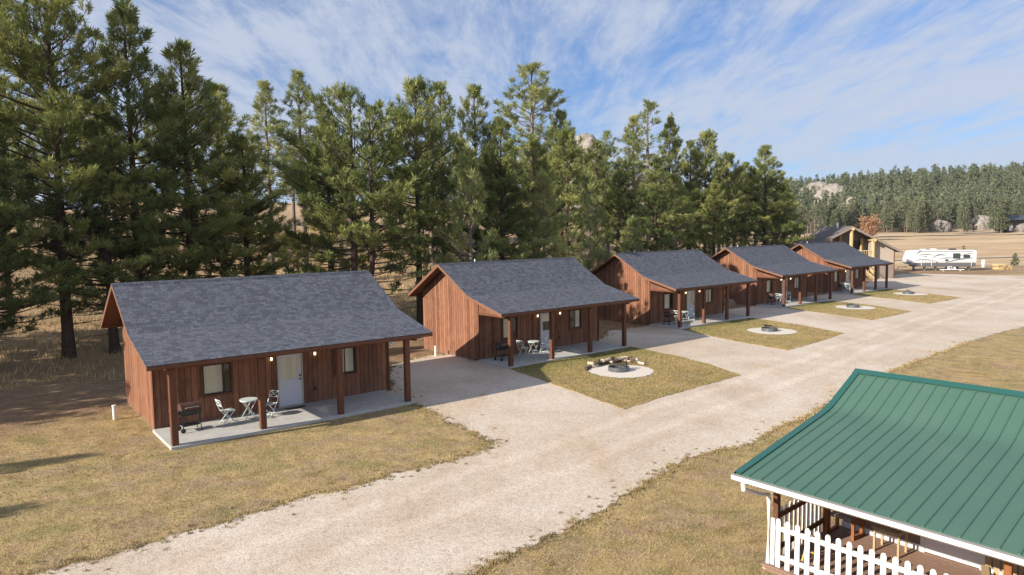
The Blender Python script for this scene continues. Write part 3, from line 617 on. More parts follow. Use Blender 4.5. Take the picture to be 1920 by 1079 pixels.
b.quad((-.04, y0-.17, z0-.045), (HL, y0-.17, z0-.045), (HL, y0, z0+.035), (-.04, y0, z0+.035)); b.quad((-.04, y0, z0+.035), (HL, y0, z0+.035), (HL, y0+.17, z0-.045), (-.04, y0+.17, z0-.045)); b.quad((-.04, y0-.17, z0-.045), (-.04, y0, z0+.035), (-.04, y0+.17, z0-.045))
for s in range(7):
    (ya, za), (yb, zb) = tp[s], tp[s+1]
    b.quad((-.03, ya, za+.03), (.11, ya, za+.03), (.11, yb, zb+.03), (-.03, yb, zb+.03)); b.quad((-.031, ya, za+.03), (-.031, yb, zb+.03), (-.031, yb, zb-.12), (-.031, ya, za-.12)); b.quad((.11, ya, za+.03), (.11, ya, za), (.11, yb, zb), (.11, yb, zb+.03))
b.build('flashing', M['greend'], H)
b = MB(); b.box(-.02, HL, -.115, -.105, 2.015, 2.095); b.box(-.02, HL, -.122, -.115, 2.075, 2.095); b.box(-.02, HL, -.105, -.012, 2.015, 2.025); b.box(-.02, -.01, -.105, -.0, 2.025, 2.095); b.box(-.01, HL, -.012, -.002, 1.97, 2.05); g = b.build('gutter', M['white'], H)
b = MB(); b.box(.0, HL-.1, -.104, -.014, 2.088, 2.092); b.build('gutter_inside_strip', M['soff'], g)  # added flat strip just under the lip, standing in for the greyish gutter inside
b = MB(); b.tube([(.2, -.06, 1.98), (.2, -.05, 1.86), (.18, .5, 1.62), (.18, .90, 1.50), (.18, .93, 1.42), (.18, .93, .05), (.18, .80, .0)], .045, 8); b.build('downspout', M['white'], H)
b = MB(); b.prism([(.05, 1.99), (3.6, 2.56), (3.6, 2.50), (.05, 1.93)], .05, HL-.05, 'x'); b.build('soffit', M['dull'], H)
b = MB(); b.box(.12, HL-.2, .82, 3.72, -.05, .0)
for q in range(21): b.box(.10, HL-.2, .80+q*.14, .80+q*.14+.134, .065, .1)
b.box(.12, HL-.2, .79, .815, -.1, .06); b.build('deck', M['deckb'], H)
b = MB(); b.box(.42, HL-.3, 3.74, 6.9, -.05, 2.55)
for q in range(16): b.prism([(3.74, .22+q*.14), (3.715, .22+q*.14), (3.735, .22+(q+1)*.14), (3.74, .22+(q+1)*.14)], .42, 2.0, 'x'); b.prism([(3.74, .22+q*.14), (3.715, .22+q*.14), (3.735, .22+(q+1)*.14), (3.74, .22+(q+1)*.14)], 3.15, HL-.3, 'x')
b.prism([(3.6, 2.5), (6.9, 2.5), (5.237, 3.25)], .42, .46, 'x')
b.build('wall', M['lap'], H)
b = MB(); b.box(.40, 2.0, 3.69, 3.712, .1, .22); b.box(3.15, HL-.3, 3.69, 3.712, .1, .22); b.build('base_board', M['white'], H)
b = MB(); b.box(2.08, 3.05, 3.68, 3.73, .12, 2.15); dd = b.build('door', M['screen'], H)
b = MB(); b.box(2.0, 2.08, 3.66, 3.73, .1, 2.2); b.box(3.05, 3.13, 3.66, 3.73, .1, 2.2); b.box(2.08, 3.05, 3.66, 3.73, 2.15, 2.2); b.build('frame', M['white'], dd)
for (px_, py_, m_) in ((.30, 1.02, M['brownr']), (4.12, .98, M['orange']), (.32, 3.12, M['orange']), (7.9, .98, M['orange'])):
    b = MB(); b.box(px_-.05, px_+.05, py_-.05, py_+.05, .1, 1.97+.155*(py_)); b.build('post', m_, H)
fr = empty('railing', (HO[0], HO[1], 0), HR, 'white picket railing along the front of the green-roofed porch', 'railing')
n_p = 0; xx = .40
while xx < 7.6:
    b = MB(); prof_ = [(-.047, .10), (.047, .10), (.047, 1.03), (.034, 1.062), (0, 1.08), (-.034, 1.062), (-.047, 1.03)]; b.prism([(p+xx, q) for p, q in prof_], .895, .915, 'y'); b.build('picket', M['white'], fr); xx += .194
b = MB(); b.box(.30, 7.8, .917, .955, .83, .92); b.build('rail', M['white'], fr); b = MB(); b.box(.30, 7.8, .917, .955, .25, .34); b.build('rail', M['white'], fr)
b = MB(); b.box(.255, .335, .88, .916, .12, 1.06); b.build('end_post', M['white'], fr)
sr = empty('railing', (HO[0], HO[1], 0), HR, 'brown-railed side railing with pickets at the left end of the green-roofed porch', 'railing')
for q in range(11):
    b = MB(); yy = 1.12+q*.185; b.prism([(p+yy, z) for p, z in ((-.042, .12), (.042, .12), (.042, 1.12), (.03, 1.16), (0, 1.175), (-.03, 1.16), (-.042, 1.12))], .235, .255, 'x'); b.build('picket', M['dull'] if False else M['white'], sr)
for (za, zb) in ((.99, 1.08), (.33, .42)):
    b = MB(); b.box(.257, .30, 1.0, 3.1, za, zb); b.build('rail', M['brownr'], sr)
def onH(x, y, z): c, s = math.cos(HR), math.sin(HR); return (HO[0]+x*c-y*s, HO[1]+x*s+y*c, z)
r = empty('wooden_armchair', onH(.62, 3.36, .1), HR, 'brown wooden armchair in the far left corner of the green-roofed porch', 'chair')
for sx in (-.26, .26):
    b = MB(); b.box(sx-.03, sx+.03, -.24, -.18, 0, .66); b.build('leg', M['orange'], r); b = MB(); b.box(sx-.03, sx+.03, .18, .24, 0, .66); b.build('leg', M['orange'], r)
    b = MB(); b.box(sx-.03, sx+.03, -.18, .18, 0, .05); b.build('runner', M['orange'], r); b = MB(); b.box(sx-.045, sx+.045, -.28, .26, .662, .69); b.build('armrest', M['orange'], r)
b = MB(); b.box(-.228, .228, -.24, .22, .40, .46); b.build('seat', M['dull'], r); b = MB(); b.box(-.228, .228, .22, .26, .46, .95); b.build('backrest', M['dull'], r)
r = empty('slatted_stool', onH(1.6, 3.2, .1), HR, 'pale slatted wooden side table beside the white door on the porch', 'table')
for sx in (-.23, .23):
    for sy in (-.2, .2):
        b = MB(); b.box(sx-.02, sx+.02, sy-.02, sy+.02, 0, .5); b.build('leg', M['oak'], r)
b = MB()
for q in range(8): b.box(-.26+q*.066, -.26+q*.066+.046, -.25, .25, .502, .525)
b.build('table_top', M['oak'], r)
b = MB(); b.box(-.21, .21, -.215, -.19, .42, .5); b.box(-.21, .21, .19, .215, .42, .5); b.box(-.215, -.19, -.18, .18, .42, .5); b.box(.19, .215, -.18, .18, .42, .5); b.build('apron', M['oak'], r)
r = empty('yellow_stool', onH(.72, 1.62, .1), HR, 'small yellow-edged folding stool behind the white pickets', 'stool')
M['yel'] = mat('yellow_paint', (.55, .40, .08), .5)
for sx in (-.12, .12):
    b = MB(); b.bar((sx, -.12, 0), (sx*.8, .1, .45), .035, .02); b.build('leg', M['yel'], r); b = MB(); b.bar((sx*.7, .14, 0), (sx*.7, -.06, .44), .03, .02); b.build('leg', M['black'], r)
b = MB(); b.box(-.15, .15, -.1, .12, .45, .475); b.build('seat', M['yel'], r); b = MB(); b.box(-.09, .09, -.08, -.04, .2, .22); b.build('step', M['yel'], r)
r = empty('wooden_deck_chair', onH(3.75, 2.5, .1), HR+.3, 'pale slanted wooden deck chair beyond the orange-brown porch post', 'chair')
for sx in (-.3, .3):
    b = MB(); b.bar((sx, -.45, 0), (sx, -.40, .5), .05, .03); b.build('leg', M['oak'], r); b = MB(); b.bar((sx, -.4, .30), (sx, .5, .06), .03, .08); b.build('leg', M['oak'], r); b = MB(); b.box(sx-.06, sx+.06, -.5, .3, .51, .535); b.build('armrest', M['oak'], r)
b = MB()
for q in range(6): b.bar((-.27, -.38+q*.1, .40-q*.035), (.27, -.38+q*.1, .40-q*.035), .08, .02)
b.build('seat', M['oak'], r); b = MB()
for q in range(5): b.bar((-.24+q*.12, .2, .2), (-.26+q*.13, .52, .95), .09, .02)
b.build('backrest', M['oak'], r)

# ------------------------------------------------------------------ two-storey tan building behind the row
M['tan'] = m_noise('tan_siding', (.36, .31, .26), (.45, .39, .33), 3, .85, .1, .01); M['taupe'] = m_noise('taupe_siding', (.20, .165, .14), (.26, .22, .19), 3, .85, .1, .01); M['log'] = m_wood('peeled_log', (.48, .36, .18), (.64, .50, .28), sc=(3, 3, .6)); M['bshing'] = m_noise('brown_shingle', (.12, .105, .10), (.19, .17, .165), 6, .9, .3, .02)
B0 = atY(1599, 424, 88); B = empty('two_storey_building', (B0[0], B0[1], 0), -R(8), 'tan two-storey gabled building with yellow log posts behind the farthest cabin', 'building')
PZ = float(B0[2]); HWd, SL = 6.1, .54
def brz(x): return PZ-SL*abs(x)
b = MB(); b.prism([(-HWd, brz(HWd)), (0, PZ), (HWd, brz(HWd)), (HWd, brz(HWd)-.16), (0, PZ-.18), (-HWd, brz(HWd)-.16)], 0, 10.5, 'y'); b.build('roof', M['bshing'], B)
b = MB(); b.prism([(-HWd, brz(HWd)-.01), (0, PZ-.02), (HWd, brz(HWd)-.01), (HWd, brz(HWd)-.3), (0, PZ-.32), (-HWd, brz(HWd)-.3)], -.05, -.005, 'y'); b.build('rake_board', M['taupe'], B)
b = MB(); b.prism([(-5.4, 0), (2.7, 0), (2.7, brz(2.7)-.2), (0, PZ-.2), (-5.4, brz(5.4)-.2)], 2.6, 10.0, 'y'); b.build('wall', M['taupe'], B)
b = MB(); b.prism([(2.72, 2.0), (5.4, 2.0), (5.4, brz(5.4)-.2), (2.72, brz(2.72)-.2)], .9, 9.9, 'y'); b.build('side_wing', M['tan'], B)
b = MB(); b.box(2.71, 5.42, .88, 9.92, 0, 2.0); b.build('wainscot', M['taupe'], B)
b = MB(); b.box(5.36, 5.46, .84, .90, 0, 3.8); b.build('corner_board', M['brownr'], B); b = MB(); b.box(2.69, 2.79, .84, .90, 0, 5.1); b.build('corner_board', M['brownr'], B)
for (px_, z0, z1, rr_) in ((0, 2.6, PZ-.35, .24), (2.65, 0, brz(2.65)-.1, .26), (-2.65, 0, brz(2.65)-.1, .26), (-.75, 2.6, PZ-.7, .2), (1.9, 2.6, 5.2, .2)):
    b = MB(); yy = .35 if px_ in (0, 2.65, -2.65) else 2.3; b.tube([(px_, yy, z0), (px_, yy, z1)], [rr_, rr_*.9], 10); b.build('log_post', M['log'], B, smooth=False)
for px_ in (0, 2.65, -2.65):
    b = MB(); b.tube([(px_, -.25, brz(px_)-.40), (px_, 10.2, brz(px_)-.40)], .2, 10); b.build('log_purlin', M['log'], B)
b = MB(); b.box(-2.9, 2.75, .1, 2.6, 2.42, 2.6); b.build('balcony', M['log'], B)
b = MB(); b.tube([(-2.7, .2, 3.6), (2.6, .2, 3.6)], .06, 8); b.tube([(-2.7, .2, 2.85), (2.6, .2, 2.85)], .05, 8)
for q in range(24): b.tube([(-2.6+q*.22, .2, 2.85), (-2.6+q*.22, .2, 3.6)], .025, 6)
b.build('balcony_railing', M['log'], B)
for (x0, x1, z0, z1) in ((.5, 2.0, 3.7, 4.9), (-3.9, -3.2, 4.0, 4.7), (-2.2, -.9, .4, 2.1)):
    b = MB(); b.box(x0-.1, x1+.1, 2.54, 2.59, z0-.1, z1+.1); w = b.build('window', M['tan'], B); b = MB(); b.box(x0, x1, 2.50, 2.535, z0, z1); b.build('pane', M['bronze'], w)
b = MB()
for q in range(9): b.box(.0+q*.27, .3+q*.27, -1.2, -.2, 2.3-q*.26, 2.36-q*.26)
b.bar((0, -1.2, 2.3), (2.5, -1.2, .0), .08, .25); b.bar((0, -.2, 2.3), (2.5, -.2, .0), .08, .25); b.tube([(0, -1.2, 3.2), (2.5, -1.2, .9)], .05, 6); b.tube([(2.5, -1.2, 0), (2.5, -1.2, 1)], .06, 6); b.build('stair', M['log'], B)
b = MB(); b.tube([(-.6, 4, 6.2), (-.6, 4, 7.3)], .12, 8); b.build('flue', M['pvc'], B)
# white trailer house glimpsed behind
r = empty('white_shed', (55, 118, float(gz(55, 118))), -R(20), 'small white shed glimpsed behind the roof of the tan building', 'shed')
b = MB(); b.box(-2.2, 2.2, -1.5, 1.5, 0, 5.9); b.build('wall', M['white'], r); b = MB(); b.prism([(-1.7, 5.9), (1.7, 5.9), (0, 6.7)], -2.4, 2.4, 'x'); b.build('roof', M['bshing'], r)
b = MB(); b.box(-.8, .3, -1.56, -1.51, 4.4, 5.4); b.build('window', M['bronze'], r)

# ------------------------------------------------------------------ travel trailer
A = np.array([59.1, 102.9]); C_ = np.array([68.3, 100.8]); d_ = (C_-A)/np.linalg.norm(C_-A); TR = math.atan2(d_[1], d_[0])
T = empty('travel_trailer', (A[0], A[1], 0), TR, 'long white travel trailer with dark windows and grey swooshes parked across the gravel', 'trailer')
T.scale = (.92, 1, .97)
M['rvw'] = mat('trailer_white', (.64, .65, .66), .4, 0, .4); M['rvg'] = mat('trailer_grey', (.12, .12, .13), .5); M['rvs'] = mat('trailer_swoosh', (.20, .22, .26), .4); M['rvb'] = mat('trailer_beige', (.52, .48, .44), .5)
Lr = 10.1; W_ = 2.4
b = MB(); pf = [(.9, .95), (Lr-.05, .95), (Lr+.02, 1.2), (Lr, 2.95), (Lr-.15, 3.12), (1.1, 3.12), (.55, 3.0), (.1, 1.75), (.12, 1.3), (.45, .95)]; b.prism(pf, 0, W_, 'y'); b.build('body', M['rvw'], T, bevel=.05)
b = MB(); b.box(1.1, Lr-.1, -.012, .0, .80, 1.22); b.box(1.1, Lr-.1, .01, W_-.02, .6, .94); b.build('skirt', M['rvg'], T)
b = MB(); b.box(2.6, 6.3, -.013, .0, 1.225, 1.42); b.box(6.3, Lr-.1, -.013, .0, 1.225, 1.36); b.build('lower_panel', M['rvb'], T)
b = MB(); b.prism([(.42, .97), (.9, .97), (1.25, 1.25), (.7, 1.32), (.14, 1.36), (.14, 1.2)], -.02, W_+.02, 'y'); b.build('front_guard', M['rvs'], T)
def swoosh(pts, w, name='swoosh', m=None):
    b = MB(); n = len(pts)
    P = []
    for k in range(25):
        t = k/24; a, c_, e, f_ = [np.array(q) for q in pts]; P.append(a*(1-t)**3+3*c_*t*(1-t)**2+3*e*t*t*(1-t)+f_*t**3)
    for k in range(24):
        w0 = 1.6*w*math.sin(math.pi*(k/24*.9+.05)); w1 = 1.6*w*math.sin(math.pi*((k+1)/24*.9+.05))
        b.quad((P[k][0], -.016, P[k][1]-w0), (P[k+1][0], -.016, P[k+1][1]-w1), (P[k+1][0], -.016, P[k+1][1]+w1), (P[k][0], -.016, P[k][1]+w0))
    b.build(name, m or M['rvs'], T)
swoosh([(1.35, 2.45), (1.7, 3.0), (2.1, 3.05), (2.3, 3.02)], .09); swoosh([(1.6, 2.2), (2.4, 2.7), (3.2, 2.5), (4.0, 2.35)], .05); swoosh([(3.6, 1.75), (4.3, 2.6), (5.0, 2.5), (5.8, 2.35)], .07)
swoosh([(1.1, 1.45), (1.8, 1.9), (3.2, 1.7), (4.6, 1.4)], .05); swoosh([(4.6, 1.7), (5.6, 2.1), (6.2, 1.9), (6.9, 2.0)], .05); swoosh([(5.4, 1.15), (7.0, 1.7), (8.4, 1.9), (9.9, 1.95)], .08); swoosh([(7.2, 2.1), (8.2, 2.4), (8.9, 2.75), (9.9, 2.55)], .04)
b = MB(); b.box(2.4, 3.0, -.017, -.012, 2.18, 2.26); b.box(2.5, 2.95, -.017, -.012, 2.08, 2.14); b.build('lettering_band', M['rvs'], T)
for (x0, x1, z0, z1) in ((6.7, 7.75, 1.85, 2.65), (8.2, 9.15, 1.95, 2.42), (5.6, 6.05, 1.45, 1.75)):
    b = MB(); b.box(x0, x1, -.03, -.018, z0, z1); w = b.build('window', M['bronze'], T); b = MB(); b.box(x0+.05, x1-.05, -.036, -.0305, z0+.05, z1-.05); b.build('pane', mat('trailer_glass', (.04, .06, .06), .1, 0, .6), w)
b = MB(); b.box(4.3, 4.5, -.03, -.02, 1.2, 1.35); b.build('hatch', M['bronze'], T)
for ax in (6.15, 7.0):
    b = MB(); b.tube([(ax, .02, .38), (ax, .26, .38)], .37, 18); w = b.build('wheel', M['rubber'], T); b = MB(); b.tube([(ax, .0, .38), (ax, .02, .38)], .2, 14); b.build('rim', M['pvc'], w)
for ax in (2.15, 3.65, 9.35):
    b = MB(); b.bar((ax, -.06, .75), (ax, -.06, 1.75), .07); b.build('awning_arm', M['rvw'], T)
b = MB(); b.tube([(2.1, -.08, 3.0), (9.4, -.08, 3.0)], .06, 8); b.build('awning_roll', M['rvw'], T)
for k_, (x0, x1, h, m) in enumerate(((3.9, 4.6, .24, 'rvw'), (2.4, 3.1, .2, 'rvw'), (6.6, 7.5, .22, 'rubber'))):
    b = MB(); b.box(x0, x1, .8, 1.6, 3.115, 3.115+h); b.build('roof_unit', M[m], T, bevel=.04)
b = MB()
for q in range(3): b.box(5.95, 6.5, -.35-q*.25, -.1-q*.25, .6-q*.22, .66-q*.22)
b.bar((5.95, -.1, .66), (5.95, -.9, .02), .04); b.bar((6.5, -.1, .66), (6.5, -.9, .02), .04); b.build('step', M['pvc'], T)
b = MB(); b.bar((.5, 1.2, .55), (-.9, 1.2, .5), .1); b.box(-.95, -.85, 1.15, 1.25, 0, .7); b.build('hitch', M['rvg'], T)
for q in range(6):
    b = MB(); b.box(1.2+q*1.6-.12, 1.2+q*1.6+.12, .3, .7, 0, .6); b.build('jack_stand', M['rvg'], T)
r = empty('low_white_bench', (62.9, 100.9, 0), TR, 'low white plank lying on blocks in front of the trailer', 'plank')
b = MB(); b.box(0, 3.2, 0, .3, .18, .26); b.build('plank', M['pvc'], r); b = MB(); b.box(.3, .5, .05, .25, 0, .18); b.box(2.6, 2.8, .05, .25, 0, .18); b.build('block', M['concrete'], r)
r = empty('woodpile', (71.9, 101.5, 0), .1, 'low pile of pale cut wood right of the trailer', 'woodpile')
r_ = np.random.default_rng(3); b = MB()
for q in range(70):
    rad = .12+.07*r_.random(); xk = r_.uniform(0, 2.2); lay = int(r_.integers(0, max(1, int(4-1.3*abs(xk-.7))))); z = .15+lay*.27
    b.tube([(xk, 0+r_.uniform(-.1, .1), z), (xk, 1.1, z)], rad, 7)
b.build('firewood', M['log'], r)
pc = atY(1836, 478, 108); r = empty('propane_tank', (pc[0]+1.4, 109, 0), 0, 'white upright tank beyond the right end of the trailer', 'tank')
b = MB(); b.tube([(0, 0, .3), (0, 0, .5), (0, 0, 1.0), (0, 0, 1.15)], [.2, .27, .27, .15], 14); b.build('tank', M['pvc'], r); b = MB(); b.tube([(0, 0, 0), (0, 0, .3)], .2, 10); b.build('foot', M['pvc'], r)
pc = atY(1908, 395, 236); r = empty('dark_shed', (pc[0], 236, float(gz(pc[0], 236))), .2, 'dark low shed among the pines at the right edge of the hill foot', 'shed')
b = MB(); b.box(-4, 6, 0, 5, 0, 4.2); b.build('wall', M['bronze'], r); b = MB(); b.prism([(-1, 4.1), (6, 4.1), (2.5, 5.8)], -4.6, 6.6, 'x'); b.build('roof', mat('dark_roof', (.06, .07, .09), .6), r)
b = MB(); b.box(-3.2, -1.6, -.06, -.01, .4, 2.2); b.build('door', M['pvc'], r)

# ------------------------------------------------------------------ rocks and peak
RK = [(1088, 279, 340, 12, 14, 48, 'bare rounded granite peak rising behind the tall pines', 1), (1172, 338, 345, 20, 18, 34, 'pinkish lower granite shoulder glimpsed right of the peak', 2),
      (1560, 356, 350, 8, 7, 30, 'large pale granite knob at the left of the forested hill skyline', 3), (1532, 352, 370, 9, 8, 28, 'left shoulder of the pale granite knob on the hill', 4),
      (1602, 378, 310, 6, 5, 24, 'pale rock slab below the granite knob on the hill', 5), (1640, 384, 300, 6, 4, 18, 'pale rock ledge right of the granite knob', 6),
      (1765, 416, 252, 3, 3, 6, 'grey boulder among pines at the foot of the hill', 7), (1838, 410, 262, 5, 4, 7, 'wide pinkish boulder among pines at the foot of the hill', 8),
      (1908, 420, 240, 6, 5, 5, 'pale rocky bank at the right edge of the meadow', 9), (1680, 340, 395, 6, 5, 10, 'small pale rock on the forested crest', 11)]
for (u, v, Yk, sx, sy, sz, lb, sd_) in RK:
    p = atY(u, v, Yk); g_ = float(gz(p[0], p[1])); hh = max(p[2]-g_, 1.0); blob('rock_outcrop', M['rock'], (p[0], p[1], g_-hh*.15), sx, sy, hh*1.12, sd_, 5, .17, lb, 'rock')

# ------------------------------------------------------------------ pines
def tubes_np(polys, n=4):
    V = []; F = []; off = 0
    for pts, rs in polys:
        pts = np.asarray(pts); m = len(pts); d = np.gradient(pts, axis=0); d /= np.linalg.norm(d, axis=1)[:, None]+1e-9
        ref = np.array([0, 0, 1.0]) if abs(d[0][2]) < .9 else np.array([1.0, 0, 0]); a = np.cross(d, ref); a /= np.linalg.norm(a, axis=1)[:, None]+1e-9; c = np.cross(a, d)
        t = np.arange(n)*2*np.pi/n; ring = pts[:, None]+(a[:, None]*np.cos(t)[None, :, None]+c[:, None]*np.sin(t)[None, :, None])*np.asarray(rs)[:, None, None]
        V.append(ring.reshape(-1, 3)); i, k = np.meshgrid(np.arange(m-1), np.arange(n), indexing='ij'); k2 = (k+1) % n
        F.append(np.stack([i*n+k, i*n+k2, (i+1)*n+k2, (i+1)*n+k], -1).reshape(-1, 4)+off); off += m*n
    return np.vstack(V), np.vstack(F)
def unit(v): return v/(np.linalg.norm(v, axis=-1, keepdims=True)+1e-9)
def needles(P, A, S, k, w, r, tint):
    n = len(P); P = np.repeat(P, k, 0); A = np.repeat(unit(A), k, 0); S = np.repeat(S, k); T = np.repeat(tint, k)
    rnd = r.normal(0, 1, (n*k, 3)); pr = unit(rnd-(rnd*A).sum(1, keepdims=True)*A); al = r.uniform(.15, 1.15, n*k)[:, None]
    d = A*np.cos(al)+pr*np.sin(al); base = P+A*(r.uniform(-.45, .45, n*k)*S)[:, None]; ln = (S*r.uniform(.7, 1.15, n*k))[:, None]
    sd = unit(np.cross(d, r.normal(0, 1, (n*k, 3))))*(w*S)[:, None]
    V = np.stack([base-sd*.5, base+d*ln*.55+sd*.0-sd*.6, base+d*ln, base+d*ln*.55+sd*.6], 1).reshape(-1, 3); F = np.arange(len(V)).reshape(-1, 4)
    T = np.clip(T+r.normal(0, .12, n*k), 0, 1); return V, F, np.repeat(T, 4)
def pine(seed, Hh, Rc, base, nl, open_=0., top='round', tuft=.30, kn=12, forks=1, lowdead=6, sparse=0.):
    """one pine: returns trunk (V,F) and needle (V,F,tint); Hh height, Rc crown radius, base = clear fraction of the trunk"""
    r = np.random.default_rng(seed); polys = []; TP = []; TA = []; TT_ = []
    leaders = []
    for f in range(forks):
        z = np.linspace(0, 1, 14); wob = np.cumsum(r.normal(0, .05, (14, 2)), 0)*Hh*.018; x = wob[:, 0]+(f*.9*np.minimum(z*3, 1)); y = wob[:, 1]+f*.4*np.minimum(z*3, 1)
        hf = Hh*(1 if f == 0 else .93); pts = np.stack([x, y, z*hf], 1); pts[0, 2] = -.3; rs = (.0155*Hh)*(1-z*.93)*(1 if f == 0 else .85)+.015; rs[0] *= 1.25
        polys.append((pts, rs)); leaders.append((pts, hf))
    for f, (tp_, hf) in enumerate(leaders):
        m = nl//forks
        for q in range(m):
            u = (q+r.random())/m; u = u**.92; h = base+(0.985-base)*u
            zc = h*hf; c = np.array([np.interp(zc, tp_[:, 2], tp_[:, 0]), np.interp(zc, tp_[:, 2], tp_[:, 1]), zc])
            if top == 'round': prof_ = (math.sin(math.pi*min(1, .20+.80*u))**.62) if u > .35 else .78+.6*u
            elif top == 'cone': prof_ = (1-u)**.70*1.08+.06 if u > .12 else .75+u*1.6
            else: prof_ = (.55+.45*math.sin(math.pi*(u*.9+.1)))*(1-u**4*.6)
            ln = Rc*max(.12, prof_)*r.uniform(.55, 1.18)
            if u > .94: ln = min(ln, .9)
            if .12 < u < .93 and r.random() < .16: continue
            az = q*2.399+r.normal(0, .35); 
            if forks > 1: az = r.normal(math.atan2(.4, .9)+(math.pi if f == 0 else 0), 1.25)
            el0 = R(-8)+u*R(50)+r.normal(0, .12); el1 = el0+R(22)+r.normal(0, .1)
            m_ = 7; pts = [c]; el = el0; a = az
            for s in range(m_):
                el += (el1-el0)/m_; a += r.normal(0, .10); pts.append(pts[-1]+np.array([math.cos(a)*math.cos(el), math.sin(a)*math.cos(el), math.sin(el)])*ln/m_)
            pts = np.array(pts); r0 = .012+ln*.0135; polys.append((pts, np.linspace(r0, .008, m_+1)))
            seg = unit(np.gradient(pts, axis=0)); dens = (1-open_)
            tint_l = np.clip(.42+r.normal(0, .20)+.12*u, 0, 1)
            ns = max(2, int(ln/.30)); start = .30 if ln > 1.5 else .15
            for s in range(ns):
                t = start+(1-start)*(s+r.random()*.8)/ns; t = min(t, .98)
                if r.random() > dens*(.45+.55*t)*(1-sparse)*(.55+1.3*u if u < .35 else 1): continue
                ii = t*m_; i0 = int(ii); fr_ = ii-i0; p = pts[i0]*(1-fr_)+pts[i0+1]*fr_; dd_ = seg[i0]; sl = (.22+.30*ln*(1-t)**.8)*r.uniform(.6, 1.25); sl = min(sl, 1.6)
                side = 1 if s % 2 else -1; up = np.array([0, 0, 1.0]); lat = unit(np.cross(dd_, up))*side
                bd = unit(dd_*r.uniform(.5, .9)+lat*r.uniform(.55, 1.0)+up*r.uniform(-.05, .5)); e1 = p+bd*sl*.55; bd2 = unit(bd+up*.35); e2 = e1+bd2*sl*.45
                if sl > .3: polys.append((np.array([p, e1, e2]), [.010, .007, .004]))
                nt_ = max(1, int(sl/.26))
                for w in range(nt_):
                    tt_ = (w+1)/nt_; pp = p+(e1-p)*min(1, tt_/.55) if tt_ < .55 else e1+(e2-e1)*(tt_-.55)/.45
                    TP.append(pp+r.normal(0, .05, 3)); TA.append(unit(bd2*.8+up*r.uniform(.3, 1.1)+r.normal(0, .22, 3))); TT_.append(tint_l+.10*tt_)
            TP.append(pts[-1]); TA.append(unit(seg[-1]+np.array([0, 0, .7]))); TT_.append(tint_l+.1)
        for q in range(5): TP.append(tp_[-1]+np.array([0, 0, -q*.13])+r.normal(0, .06, 3)); TA.append(np.array([0, 0, 1.])+r.normal(0, .3, 3)); TT_.append(.6)
    for q in range(lowdead):
        h = r.uniform(.06, base+.04)*Hh; az = r.uniform(0, 6.28); ln = Rc*r.uniform(.25, .7); c = np.array([leaders[0][0][3, 0], leaders[0][0][3, 1], h]); d = np.array([math.cos(az), math.sin(az), -.1])
        polys.append((np.array([c, c+d*ln*.5, c+d*ln+np.array([0, 0, -.12*ln])]), [.03, .018, .006]))
    TP = np.array(TP); TA = np.array(TA); TT_ = np.clip(np.array(TT_), 0, 1); TV, TF = tubes_np(polys, 5)
    NV, NF, NTt = needles(TP, TA, tuft*r.uniform(.8, 1.2, len(TP)), kn, .098, r, TT_); return TV, TF, NV, NF, NTt
def pine_tree(name, mats, *a, **k):
    TV, TF, NV, NF, T_ = pine(*a, **k); root = empty(name)
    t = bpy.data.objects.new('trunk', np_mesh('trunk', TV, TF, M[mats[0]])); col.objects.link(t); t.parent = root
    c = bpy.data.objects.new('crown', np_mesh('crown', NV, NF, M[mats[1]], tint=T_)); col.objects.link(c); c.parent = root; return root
# proto name: (root, nominal height, nominal crown radius)
PR = {}
def proto(key, mats, seed, Hh, Rc, base, nl, **k): PR[key] = (pine_tree('pine_tree', mats, seed, Hh, Rc, base, nl, **k), Hh, Rc)
proto('big', ('bark', 'needle'), 11, 19, 4.3, .22, 145, open_=.08, top='round', tuft=.37, kn=29, lowdead=10)
proto('dense1', ('bark', 'needle'), 12, 17, 4.0, .12, 155, open_=0, top='cone', tuft=.37, kn=29)
proto('dense2', ('bark', 'needle'), 13, 16, 3.8, .18, 150, open_=.02, top='cone', tuft=.37, kn=29)
proto('twin', ('bark', 'needle'), 14, 15.5, 4.4, .20, 140, open_=.15, top='round', tuft=.37, kn=28, forks=2)
proto('mid1', ('bark', 'needle'), 15, 16, 3.3, .26, 110, open_=.10, top='cone', tuft=.37, kn=27)
proto('mid2', ('bark', 'needle'), 16, 15, 3.2, .24, 110, open_=.05, top='round', tuft=.38, kn=27)
proto('pale1', ('barkg', 'needle2'), 17, 19, 2.7, .42, 95, open_=.1, top='cone', tuft=.40, kn=24)
proto('pale2', ('barkg', 'needle2'), 18, 20, 2.9, .36, 100, open_=.15, top='round', tuft=.42, kn=24, lowdead=16)
proto('bushy', ('barkg', 'needle2'), 19, 9, 2.6, .05, 75, open_=0, top='cone', tuft=.40, kn=24)
proto('snag', ('barkg', 'needle2'), 20, 20, 2.0, .58, 46, open_=.15, top='round', tuft=.40, kn=24, lowdead=44)
first_used = set()
def plant(key, x, y, h, rad, rz, label, group=None, cat='pine tree'):
    root, Hh, Rc = PR[key]; o = root if key not in first_used else copy_tree(root); first_used.add(key)
    o.location = (x, y, float(gz(x, y))); o.rotation_euler = (0, 0, rz); s = rad/Rc; o.scale = (s, s, h/Hh); return tag(o, label, cat, group)
def plant_px(key, u, v, Yk, rad, rz, label, group=None):
    p = atY(u, v, Yk); return plant(key, p[0], Yk, p[2]-float(gz(p[0], Yk)), rad, rz, label, group)
BE = 'pines standing behind the cabins'
